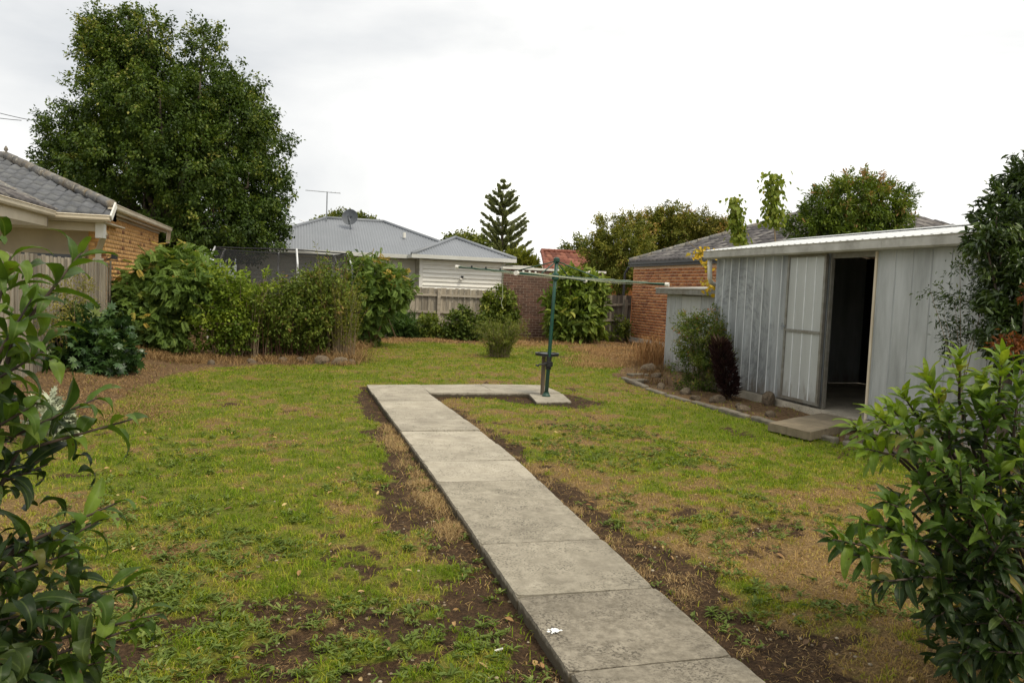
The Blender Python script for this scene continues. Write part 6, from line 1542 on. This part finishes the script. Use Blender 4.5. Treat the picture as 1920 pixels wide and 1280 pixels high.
def sp_(px, py, Y, dx, dy, dz, nf=1.0, mi=0): return (at(px, py, Y), (dx, dy, dz), nf, mi)
# left: the base stands on the ground beyond the lower left corner of the frame
lbase = np.array([-1.02, 1.55, 0.0])
sprL = [sp_(155,470,1.75,0.5,0.2,0.8,1.1), sp_(20,480,1.65,0.2,0.1,1,1.2), sp_(60,560,1.6,0.4,-0.1,0.7,1.1), sp_(95,650,1.7,0.7,0.1,0.5,1.2), sp_(20,640,1.75,0.3,0.2,0.8,1.2), sp_(185,745,1.75,0.9,0.1,0.45,1.0),
        sp_(70,755,1.65,0.6,-0.1,0.4,1.1), sp_(10,760,1.8,0.3,0.3,0.6,1.1,1), sp_(90,870,1.75,0.7,0,0.3,0.9,1), sp_(20,880,1.7,0.5,0.1,0.3,1.1,1), sp_(205,965,1.75,0.9,0.1,0.5,0.8), sp_(150,1030,1.7,0.9,0,0.3,0.8),
        sp_(250,1095,1.75,1,0.1,0.2,0.8), sp_(100,1010,1.8,0.8,0.1,0.3,0.8,1), sp_(270,1170,1.7,1,0,0.3,0.9), sp_(140,1150,1.75,0.8,0.1,0.2,0.8,1), sp_(40,1010,1.75,0.5,0.1,0.3,1,1), sp_(60,1150,1.65,0.7,0,0.1,1,1),
        sp_(190,1240,1.7,0.9,0.1,0.1,0.8,1), sp_(20,1240,1.6,0.6,0,0,1,1), sp_(110,1270,1.65,0.8,0,0,0.9,1), sp_(250,785,1.75,1,0.05,0.3,0.7), sp_(300,1150,1.72,1,0,0.2,0.7), sp_(235,935,1.78,0.9,0.1,0.4,0.6), sp_(-40,700,1.6,0.3,0,0.6,1,1), sp_(-30,950,1.6,0.4,0,0.3,1,1)]
foreground('leafy_shrub', 'dark green shrub with long drooping leaves at the left front', lbase, sprL, VL, [M_LF1, M_LF2, M_LF3], 101, perspray=11, spray_len=0.22, stemr=0.0045,
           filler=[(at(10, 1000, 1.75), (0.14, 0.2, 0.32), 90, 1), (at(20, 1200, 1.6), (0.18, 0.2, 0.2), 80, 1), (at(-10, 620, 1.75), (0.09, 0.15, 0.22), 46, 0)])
VR = [big_leaf('leaf', 0.135, 0.031, 1.0, 0.3, 0.12, 6), big_leaf('leaf', 0.11, 0.040, 0.9, 0.35, 0.14, 7), big_leaf('leaf', 0.14, 0.034, 1.5, 0.3, 0.12, 8), big_leaf('leaf', 0.09, 0.038, 0.7, 0.3, 0.12, 9), big_leaf('leaf', 0.125, 0.026, 0.6, 0.25, 0.1, 10)]
rbase = np.array([3.45, 2.75, 0.0])
g = random.Random(17); sprR = []
for (px, py, Y, nf, mi, dx, dz) in ((1640,775,3.0,1.1,2,-0.8,0.5),(1690,735,3.1,1.1,2,-0.6,0.7),(1735,700,3.0,1.0,2,-0.4,0.9),(1800,665,2.9,1.2,2,-0.3,1.0),(1880,660,2.8,1.2,2,0.0,1.0),(1840,700,3.0,1.0,2,-0.2,0.9),
      (1620,840,3.0,0.8,2,-0.9,0.2),(1700,800,2.8,1.0,0,-0.6,0.5),(1780,780,2.8,1.2,0,-0.4,0.7),(1860,760,2.7,1.2,0,-0.1,0.8),(1910,720,2.7,1.2,0,0,0.9),(1660,940,2.7,1.0,0,-0.8,0.3),(1720,900,2.7,1.1,0,-0.5,0.5),
      (1800,870,2.6,1.2,0,-0.3,0.6),(1870,850,2.6,1.2,0,-0.1,0.6),(1920,830,2.6,1.2,0,0,0.6),(1560,1010,2.6,1.0,0,-1,0.25),(1600,1040,2.6,0.9,0,-1,0.1),(1690,1000,2.6,1.1,0,-0.7,0.3),(1760,980,2.6,1.2,0,-0.5,0.4),
      (1840,960,2.5,1.2,0,-0.2,0.4),(1905,950,2.5,1.2,1,0,0.4),(1650,1090,2.5,0.9,1,-0.9,0.0),(1720,1080,2.5,1.1,1,-0.6,0.1),(1800,1070,2.5,1.2,1,-0.4,0.2),(1880,1060,2.4,1.2,1,-0.1,0.2),
      (1740,1160,2.5,1.0,1,-0.7,-0.1),(1810,1170,2.4,1.2,1,-0.4,0),(1890,1180,2.4,1.2,1,-0.1,0),(1790,1250,2.4,1.1,1,-0.5,-0.2),(1870,1270,2.4,1.1,1,-0.2,-0.1),(1950,1100,2.4,1.2,1,0.2,0.2),(1600,800,3.1,0.9,2,-0.9,0.4),(1665,760,3.05,1.0,2,-0.7,0.6),(1760,740,2.9,1.0,2,-0.4,0.8),(1830,740,2.8,1.1,0,-0.3,0.8),(1620,980,2.7,0.9,0,-0.9,0.2),(1740,850,2.7,1.1,0,-0.5,0.5),(1830,920,2.5,1.1,0,-0.3,0.5),(1890,990,2.4,1.1,1,0,0.4),(1760,1120,2.45,1.1,1,-0.5,0.1),(1850,1120,2.35,1.1,1,-0.2,0.2),(1910,1240,2.3,1.1,1,0,0),(1830,1220,2.35,1.1,1,-0.3,0),(1950,900,2.6,1.2,0,0.2,0.6),(1960,760,2.7,1.2,0,0.3,0.8)):
    sprR.append((at(px, py, Y), (dx, g.uniform(-0.35, 0.1), dz), nf, mi))
foreground('leafy_shrub', 'dense green shrub with pale young tips at the right front', rbase, sprR, VR, [M_LF1, M_LF2, M_LF3], 102, perspray=19, spray_len=0.24,
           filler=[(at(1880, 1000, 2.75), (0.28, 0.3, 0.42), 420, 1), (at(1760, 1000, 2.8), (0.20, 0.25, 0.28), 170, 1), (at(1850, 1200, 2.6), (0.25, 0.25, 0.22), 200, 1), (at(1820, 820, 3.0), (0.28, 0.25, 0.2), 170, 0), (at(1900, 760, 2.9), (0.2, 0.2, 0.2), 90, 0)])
# small litter by the path
c = gnd(936, 1214, 0.0); solo('plastic_stick', MB().bar((c[0]-0.022, c[1], gz(c[0], c[1])+0.015), (c[0]+0.022, c[1]+0.012, gz(c[0], c[1])+0.018), 0.009, 0.006), M_WHITE, 'short white plastic strip in the grass left of the path', 'litter', (c[0], c[1], gz(c[0], c[1])))
